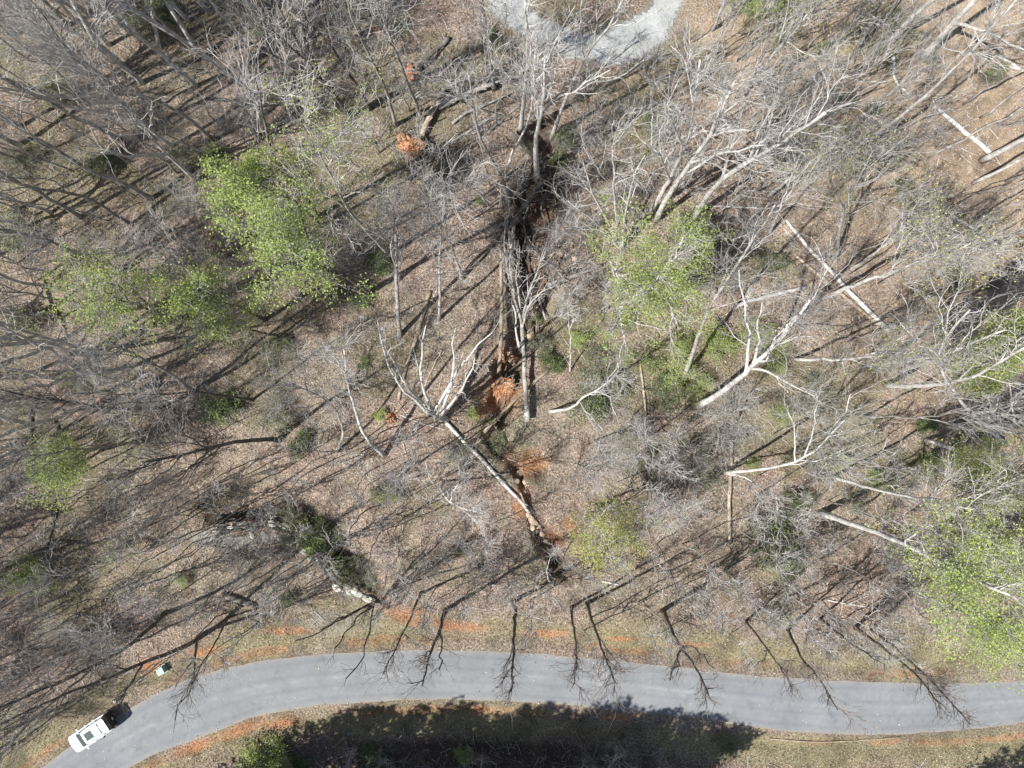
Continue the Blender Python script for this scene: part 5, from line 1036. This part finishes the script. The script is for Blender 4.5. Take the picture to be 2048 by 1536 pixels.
for px_, py_, s_ in [(1038, 948, .3), (1050, 965, .25), (1034, 962, .22), (1046, 985, .3), (1060, 1040, .42), (1068, 1048, .35), (1075, 1056, .3), (1063, 1056, .34), (1080, 1066, .3), (1071, 1068, .26), (1085, 1075, .3), (1092, 1090, .25), (1083, 1058, .22), (1056, 1030, .28),
                     (1150, 520, .3), (1135, 512, .25), (1120, 505, .3), (1105, 512, .25), (1058, 670, .25), (1062, 690, .3), (1068, 700, .22), (1013, 590, .28), (1015, 602, .25), (1010, 612, .22), (1090, 905, .22), (1098, 900, .2), (1230, 452, .35)]:
    o = place_rock(px_, py_, s_, tanm[int(rng.integers(4))], 'x', rng, 'boulders in the gully'); AUTO.clear(); 
    o['_p'] = (px_, py_)
RL = [((1062, 1050), 'the boulder choke'), ((1040, 960), 'the pale log crossing'), ((1130, 510), 'the dark gully head bank'), ((1062, 685), 'the clay hollow rim'), ((1012, 600), 'the long barkless trunk'), ((1094, 902), 'the round red clay scar'), ((1230, 452), 'the vase-shaped tree foot')]
gr = {}
for o in list(COL.objects):
    if '_p' in o:
        p = o['_p']; l = min(RL, key=lambda q: math.hypot(q[0][0] - p[0], q[0][1] - p[1])); a_ = math.atan2(-(p[1] - l[0][1]), p[0] - l[0][0])
        gr.setdefault((l[1], DIRS[int(round(a_ / (math.pi / 4))) % 8]), []).append((math.hypot(l[0][0] - p[0], l[0][1] - p[1]), o)); del o['_p']
for (l, dr), v in gr.items():
    v.sort(key=lambda q: q[0])
    for i, (_, o) in enumerate(v): o['label'] = f'tan angular boulder {dr} {l}' + ('' if len(v) == 1 else ', ' + ['closest one', 'second closest', 'third closest', 'fourth closest', 'fifth closest'][min(i, 4)])

# stacked dry stone wall, stone by stone
wroot = empty('stone_wall', (*G(500, 1055), gz1(*G(500, 1055))), 'dark dry-stacked wall of long flat stones above the gravel pad', 'wall')
sm_ = [rock_mesh(40 + i, M['rock_dark'], .45, 1) for i in range(3)] + [rock_mesh(47, M['rock_dark'], .45, 1)]
wo = np.array(wroot.location)
wp = Gl([(432, 1052), (470, 1046), (510, 1042), (545, 1040), (580, 1050), (600, 1062)])
wr = resample(wp, 40); rng = np.random.default_rng(77)
rock_l = rock_mesh(48, M['rock'], .45, 1); sm_.append(rock_l)
for row in range(5):
    u = rng.random() * .02
    while u < .97:
        L_ = .4 + .5 * rng.random(); i = int(u * 39); c = wr[i]; tdir = wr[min(i + 2, 39)] - wr[max(i - 2, 0)]; a_ = math.atan2(tdir[1], tdir[0])
        off = (row - 2) * .27 + rng.normal() * .05; nx_, ny_ = -math.sin(a_), math.cos(a_)
        xx, yy = c[0] + nx_ * off, c[1] + ny_ * off
        o = link('stone', sm_[int(rng.integers(5))], wroot); zz = .12 + .24 * (row if row < 3 else 4 - row) + rng.normal() * .03 + gz1(xx, yy)
        o.location = (xx - wo[0], yy - wo[1], zz - wo[2]); o.scale = (L_ * .62, .12 + .05 * rng.random(), .24); o.rotation_euler = (rng.normal() * .15, rng.normal() * .1, a_ + rng.normal() * .12)
        u += L_ * 1.2 / 7.2
# lower wall of edging stones from the shrub to the slabs
wroot = empty('stone_edging', (*G(650, 1140), gz1(*G(650, 1140))), 'low line of grey edging stones leading to the pale round boulder', 'wall')
wo = np.array(wroot.location); wr = resample(Gl([(592, 1085), (618, 1112), (640, 1128), (662, 1152), (690, 1172), (725, 1192), (752, 1205)]), 34)
for i in range(0, 34):
    a_ = math.atan2(*(wr[min(i + 1, 33)] - wr[max(i - 1, 0)])[::-1]); xx, yy = wr[i] + rng.normal(size=2) * .05
    o = link('stone', [sm_[3], slab][i % 2], wroot); o.location = (xx - wo[0], yy - wo[1], gz1(xx, yy) + .08 - wo[2]); o.scale = (.19 + .06 * rng.random(), .13 + .05 * rng.random(), .2); o.rotation_euler = (rng.normal() * .2, rng.normal() * .2, a_ + rng.normal() * .2)

# ------------------------------------------------------------------ parked SUV
import bmesh
def loft(name, secs, mat, parent, smooth=True, cap=True):
    """secs: list of closed rings (same count) -> skin"""
    bm = bmesh.new(); rings = [[bm.verts.new(p) for p in s] for s in secs]; n_ = len(secs[0])
    for a_, b_ in zip(rings[:-1], rings[1:]):
        for i in range(n_): bm.faces.new((a_[i], a_[(i + 1) % n_], b_[(i + 1) % n_], b_[i]))
    if cap: bm.faces.new(rings[0][::-1]); bm.faces.new(rings[-1])
    bmesh.ops.recalc_face_normals(bm, faces=bm.faces)
    me = D.meshes.new(name); bm.to_mesh(me); bm.free(); me.materials.append(mat)
    for p in me.polygons: p.use_smooth = smooth
    o = link(name, me, parent); 
    if smooth:
        try: me.set_sharp_from_angle(angle=math.radians(38))
        except Exception: pass
    return o
def rbox(name, c, h, mat, parent, bev=.03, rot=None, smooth=True):
    bm = bmesh.new(); bmesh.ops.create_cube(bm, size=2)
    for v in bm.verts: v.co = (v.co.x * h[0], v.co.y * h[1], v.co.z * h[2])
    if bev: bmesh.ops.bevel(bm, geom=list(bm.edges), offset=bev, segments=2, affect='EDGES')
    me = D.meshes.new(name); bm.to_mesh(me); bm.free(); me.materials.append(mat)
    for p in me.polygons: p.use_smooth = False
    o = link(name, me, parent, c)
    if rot: o.rotation_euler = rot
    return o
def suv():
    cx, cy = G(193, 1457); ang = math.radians(180 + 34)
    r = empty('parked_suv', (cx, cy, 0.03), 'white SUV with sunroof and black roof rails parked on the road edge', 'car', None, ang); r.scale = (.77, .77, .9)
    # x forward, y left. length 4.75, width 1.92, height 1.76
    def ring(x, w_, zb, zm, zt, wt, cr=.12):
        # lower body ring: from sill to shoulder/hood
        hw = w_ / 2; ht = wt / 2
        pts = [(-hw * .9, zb), (-hw, zb + .12), (-hw, zm), (-ht - .03, zt - cr * .5), (-ht * .7, zt), (0, zt + .025), (ht * .7, zt), (ht + .03, zt - cr * .5), (hw, zm), (hw, zb + .12), (hw * .9, zb)]
        return [(x, y_, z_) for y_, z_ in pts]
    body = [ring(-2.37, 1.62, .48, .78, .95, 1.5), ring(-2.30, 1.80, .34, .86, 1.08, 1.66), ring(-2.0, 1.90, .28, .92, 1.12, 1.74), ring(-1.2, 1.92, .26, .92, 1.11, 1.76), ring(0, 1.92, .26, .90, 1.09, 1.76), ring(.85, 1.92, .26, .88, 1.08, 1.76),
            ring(1.05, 1.91, .26, .88, 1.07, 1.68), ring(1.6, 1.88, .27, .86, 1.02, 1.60), ring(2.05, 1.78, .30, .80, .94, 1.44), ring(2.28, 1.56, .34, .72, .84, 1.22), ring(2.39, 1.25, .42, .62, .70, 1.0)]
    loft('body', body, M['paint'], r)
    rbox('tailgate', (-2.375, 0, .86), (.04, .80, .26), M['trim_and_shade'], r, .03, (0, math.radians(6), 0))  # white tailgate coloured black: shade of the car's rear put into colour
    # greenhouse
    def ring2(x, w_, z0, z1, wt):
        hw, ht = w_ / 2, wt / 2
        return [(x, y_, z_) for y_, z_ in [(-hw, z0), (-(hw + ht) / 2 - .02, (z0 + z1) / 2), (-ht, z1 - .05), (-ht + .1, z1), (0, z1 + .02), (ht - .1, z1), (ht, z1 - .05), ((hw + ht) / 2 + .02, (z0 + z1) / 2), (hw, z0)]]
    roof_x = [-2.02, -1.9, -1.6, -.8, 0, .35]
    cab = loft('cabin_glass', [ring2(-2.36, 1.66, 1.02, 1.08, 1.58), ring2(-2.28, 1.68, 1.04, 1.60, 1.36), ring2(-1.8, 1.64, 1.06, 1.66, 1.30), ring2(-.8, 1.66, 1.06, 1.69, 1.32), ring2(-.1, 1.66, 1.05, 1.67, 1.30), ring2(.2, 1.66, 1.04, 1.59, 1.30), ring2(1.16, 1.60, 1.02, 1.10, 1.46)], M['glass'], r)
    # roof panel over the glass
    def slabring(x, w_, z): 
        h = w_ / 2; return [(x, -h, z - .05), (x, -h + .06, z + .0), (x, 0, z + .03), (x, h - .06, z), (x, h, z - .05), (x, 0, z - .04)]
    roof = loft('roof', [slabring(-2.36, 1.42, 1.68), slabring(-2.15, 1.48, 1.72), slabring(-1.2, 1.52, 1.74), slabring(-.4, 1.50, 1.74), slabring(.02, 1.44, 1.70), slabring(.2, 1.36, 1.66)], M['paint'], r)
    # sunroof and rear spoiler, roof rails
    rbox('sunroof', (-.52, 0, 1.768), (.42, .40, .012), M['glass'], roof, .008)
    rbox('spoiler', (-2.30, 0, 1.70), (.16, .62, .022), M['paint'], roof, .015)
    rbox('trim_strip', (-1.72, 0, 1.752), (.06, .56, .022), M['trim_and_shade'], roof, .008)
    for s_ in (-1, 1): rbox('roof_rail', (-.85, s_ * .66, 1.775), (1.15, .022, .028), M['trim_and_shade'], r, .01)
    # pillars
    for s_ in (-1, 1):
        for x0, x1, z0, z1, y0, y1 in ((1.08, .2, 1.07, 1.62, .76, .66), (-.35, -.42, 1.08, 1.66, .83, .66), (-1.35, -1.45, 1.08, 1.66, .83, .66), (-2.30, -2.25, 1.06, 1.62, .80, .70)):
            g = Geo(); g.tubes(np.array([[(x0, s_ * (y0 + .012), z0), ((x0 + x1) / 2, s_ * ((y0 + y1) / 2 + .03), (z0 + z1) / 2), (x1, s_ * (y1 + .01), z1)]]), np.array([[.045, .04, .04]]), 6, cap=True); link('pillar', g.mesh('pillar', M['paint']), r)
        rbox('mirror', (.72, s_ * 1.02, 1.10), (.09, .11, .07), M['paint'], r, .03)
        rbox('side_cladding', (0, s_ * .955, .36), (1.35, .025, .10), M['trim_and_shade'], r, .01)
        rbox('headlight', (2.14, s_ * .66, .76), (.13, .14, .05), M['lamp_clear'], r, .02, (0, .25, -s_ * .55))
        rbox('tail_light', (-2.36, s_ * .80, .98), (.04, .07, .10), M['lamp_red'], r, .015)
        for k in (.28, -.02, -.9): rbox('door_seam', (k if k != .28 else .62, s_ * .963, .70), (.006, .004, .28), M['trim_and_shade'], r, 0)
        for k in (.0, -.95): rbox('door_handle', (k + .05, s_ * .972, .88), (.08, .01, .014), M['paint'], r, .005)
        for wx in (1.45, -1.42):
            g = Geo(); a_ = np.linspace(0, 2 * math.pi, 21); P = np.stack([np.cos(a_) * .29, np.zeros(21), np.sin(a_) * .29], -1)[None]
            wh = link('wheel', None, r) if False else D.objects.new('wheel', None); 
            D.objects.remove(wh)
            g.tubes(P, np.full((1, 21), .095), 8); wme = g.mesh('wheel', M['tyre']); wh = link('wheel', wme, r, (wx, s_ * .86, .365))
            g = Geo(); g.tubes(np.array([[(0, -.07, 0), (0, .08, 0)]]), np.array([[.2, .2]]), 14, cap=True); link('rim', g.mesh('rim', M['chrome'], False), wh)
            g = Geo(); an = np.linspace(0, math.pi, 9); P = np.stack([np.cos(an) * .40, np.zeros(9), np.sin(an) * .40], -1)[None]; g.tubes(P, np.full((1, 9), .035), 5); link('wheel_arch', g.mesh('wheel_arch', M['trim_and_shade']), r, (wx, s_ * .95, .36))
    rbox('rear_bumper', (-2.37, 0, .50), (.07, .80, .15), M['trim_and_shade'], r, .03)  # black bumper also carries the painted shade of the rear
    rbox('licence_plate', (-2.45, 0, .62), (.008, .15, .07), M['white_post'], r, .003)
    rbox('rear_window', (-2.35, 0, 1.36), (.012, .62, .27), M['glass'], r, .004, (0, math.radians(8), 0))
    rbox('grille', (2.37, 0, .60), (.03, .42, .12), M['trim_and_shade'], r, .01)
    rbox('front_bumper', (2.30, 0, .42), (.10, .68, .09), M['trim_and_shade'], r, .03)
    rbox('wiper', (1.02, .25, 1.10), (.012, .28, .008), M['trim_and_shade'], r, .003, (0, 0, .15))
    rbox('wiper', (1.02, -.35, 1.10), (.012, .28, .008), M['trim_and_shade'], r, .003, (0, 0, .15))
    for s_ in (-1, 1):   # hood creases
        rbox('hood_crease', (1.62, s_ * .42, 1.035), (.42, .008, .006), M['paint'], r, .002, (0, math.radians(7), s_ * -.06))
suv()

# ------------------------------------------------------------------ green utility box, marker post
ux, uy = G(325, 1339); ub = empty('utility_box', (ux, uy, gz1(ux, uy)), 'pale green metal utility box on bare clay above the road', 'utility box', None, math.radians(28)); ub.scale = (.74, .74, .8)
rbox('pad', (0, 0, .04), (.46, .46, .06), M['rock'], ub, .01)
rbox('cabinet', (0, 0, .34), (.33, .36, .27), M['box_green'], ub, .02)
rbox('lid', (.13, 0, .64), (.24, .38, .035), M['box_green'], ub, .015)
rbox('lid', (-.25, 0, .635), (.12, .38, .03), M['box_green'], ub, .015)
rbox('latch', (-.36, 0, .5), (.03, .04, .05), M['box_dark'], ub, .006)
rbox('seam', (-.12, 0, .618), (.008, .36, .03), M['box_dark'], ub, 0)
mx_, my_ = G(237, 1397); mp = empty('marker_post', (mx_, my_, gz1(mx_, my_)), 'small grey pedestal with a white cap on the verge near the parked car', 'pedestal')
rbox('post', (0, 0, .35), (.10, .10, .38), simple_noise_mat('grey_plastic', [(0.3, (.28, .32, .33)), (.7, (.36, .40, .41))], 4, .6, 0), mp, .02)
rbox('cap', (-.05, 0, .75), (.05, .06, .03), M['white_post'], mp, .01)
rbox('base', (0, 0, .03), (.16, .16, .04), M['box_dark'], mp, .01)

# ------------------------------------------------------------------ ground litter, sticks, grass (uncountable)
rng = np.random.default_rng(99)
def scatter_pts(N, x0=-41, x1=41, y0=-31, y1=31):
    p = np.stack([rng.uniform(x0, x1, N), rng.uniform(y0, y1, N)], -1)
    d = road_dist(p[:, 0], p[:, 1]); ok = (d > 2.45) & ~inside(p[:, 0], p[:, 1], DRIVE)
    return p[ok], d[ok]
p, d = scatter_pts(150000); keep = (rng.random(len(p)) < sm(2.6, 5, d) * (0.35 + 0.9 * sm(.35, .65, fbm(p[:, 0], p[:, 1], 3, 3, 201)))); p = p[keep]
c3 = np.c_[p, gz(p[:, 0], p[:, 1]) + .03]; V, Qf = leaf_quads(c3, .058, rng, .01, 1, .45)
tag(link('leaf_litter', mesh_np('leaf_litter', V, Qf, mat=M['leaf_litter'])), 'dry brown leaves strewn over the forest floor', 'leaf litter', None, 'stuff')
p, d = scatter_pts(9000); p = p[d > 4.4]; N = len(p)
an = rng.random(N) * 6.28; L_ = .3 + 1.3 * rng.random(N) ** 2.2
dv = np.stack([np.cos(an), np.sin(an)], -1) * L_[:, None]
P = np.stack([np.c_[p - dv / 2, np.zeros(N)], np.c_[p + rng.normal(size=p.shape) * .06, np.zeros(N)], np.c_[p + dv / 2, np.zeros(N)]], 1)
P[:, :, 2] = gz(P[:, :, 0].ravel(), P[:, :, 1].ravel()).reshape(P.shape[:2]) + .03 + .1 * rng.random((N, 1)) * np.array([0, .6, 1.])
R = (.010 + .016 * rng.random((N, 1))) * np.array([[1, .85, .5]])
g = Geo(); g.tubes(P, R, 3)
tag(link('dead_twigs', g.mesh('dead_twigs', M['twig_pale'])), 'small dead twigs lying all over the leaf litter', 'twigs', None, 'stuff')
# crumbs and clods of clay on the bare banks
p, d = scatter_pts(26000, -20, 20, -31, 25); ix = np.clip(np.searchsorted(xs, p[:, 0]), 0, nx - 1); iy = np.clip(np.searchsorted(ys, p[:, 1]), 0, ny - 1)
cm = clay.reshape(ny, nx)[iy, ix]; p = p[(rng.random(len(p)) < (cm - .25) * .55)]; N = len(p); s_ = (.03 + .09 * rng.random((N, 1)) ** 2.5)
c3 = np.c_[p, gz(p[:, 0], p[:, 1]) + .02]; oct_ = np.array([(1, 0, 0), (0, 1, 0), (-1, 0, 0), (0, -1, 0), (0, 0, .8), (0, 0, -.8)], float)
V = (c3[:, None] + oct_[None] * s_[:, None] * (.7 + .6 * rng.random((N, 6, 1)))).reshape(-1, 3); f0 = np.array([(0, 1, 4), (1, 2, 4), (2, 3, 4), (3, 0, 4), (1, 0, 5), (2, 1, 5), (3, 2, 5), (0, 3, 5)])
tag(link('clay_crumbs', mesh_np('clay_crumbs', V, None, (np.arange(N)[:, None, None] * 6 + f0[None]).reshape(-1, 3), mat=M['clay'])), 'crumbs and clods on the bare orange clay', 'clods', None, 'stuff')
# leaves blown onto the asphalt
N = 900; k_ = rng.integers(0, len(RT) - 1, N); f_ = np.where(rng.random(N) < .8, rng.random(N) ** 3 * .5, rng.random(N)); f_ = np.where(rng.random(N) < .5, f_, 1 - f_)
pr = RT[k_] * (1 - f_[:, None]) + RB[k_] * f_[:, None]; ok_ = np.abs(pr[:, 0]) < 45; pr = pr[ok_]
V, Qf = leaf_quads(np.c_[pr, np.full(len(pr), .085)], .05, rng, .004, 1, .9)
tag(link('leaves_on_road', mesh_np('leaves_on_road', V, Qf, mat=M['leaf_litter'])), 'dry leaves blown along the road edges', 'leaves', None, 'stuff')
# grass blades
p, d = scatter_pts(60000, -41, 41, -31, -16); bl = p[:, 1] * -S + 768 > 1380
dens = np.exp(-((d - 3.6) / 1.3) ** 2) * (.4 + .6 * sm(.4, .6, fbm(p[:, 0], p[:, 1], 4, 3, 205)))
keep = rng.random(len(p)) < dens; p = p[keep]; N = len(p)
c3 = np.c_[p, gz(p[:, 0], p[:, 1])]; tip = c3 + np.c_[rng.normal(size=(N, 2)) * .07, .08 + .1 * rng.random(N)]; sd2 = np.c_[rng.normal(size=(N, 2)) * .018, np.zeros(N)]
V = np.stack([c3 - sd2, c3 + sd2, tip], 1).reshape(-1, 3)
tag(link('grass', mesh_np('grass', V, None, np.arange(N * 3).reshape(-1, 3), mat=M['grass'])), 'short dry and green grass along the road verges', 'grass', None, 'stuff')
# fine brush: knee-high leafless stems between the trees
p, d = scatter_pts(4000, -41, 41, -31, 31); p = p[(d > 4.5)]; p = p[rng.random(len(p)) < sm(.33, .58, fbm(p[:, 0], p[:, 1], 8, 3, 301))]; N = len(p)
b0 = np.c_[p, gz(p[:, 0], p[:, 1])]; dirs = nrm(np.c_[rng.normal(size=(N, 2)) * .35, np.ones(N)])
P = np.stack([b0, b0 + dirs * .6, b0 + dirs * 1.2 + rng.normal(size=(N, 3)) * .12], 1); R = np.tile([.012, .009, .006], (N, 1))
a, b = spawn(P, R, 6, .2, 1, 45, 30, .75, .7, .2, 4, .7, .006, .1, .15, rng); c, e = spawn(a, b, 3, .3, 1, 42, 30, .4, .7, .2, 3, .7, .005, .1, .2, rng)
g = Geo(); g.tubes(P, R, 3); g.tubes(a, b, 3); g.tubes(c, e, 3)
tag(link('brush_undergrowth', g.mesh('brush_undergrowth', M['twig'])), 'leafless brush growing thinly between the trees', 'undergrowth', None, 'stuff')
print('TRIS trees/logs', TRI[0], 'objects', len(COL.objects))
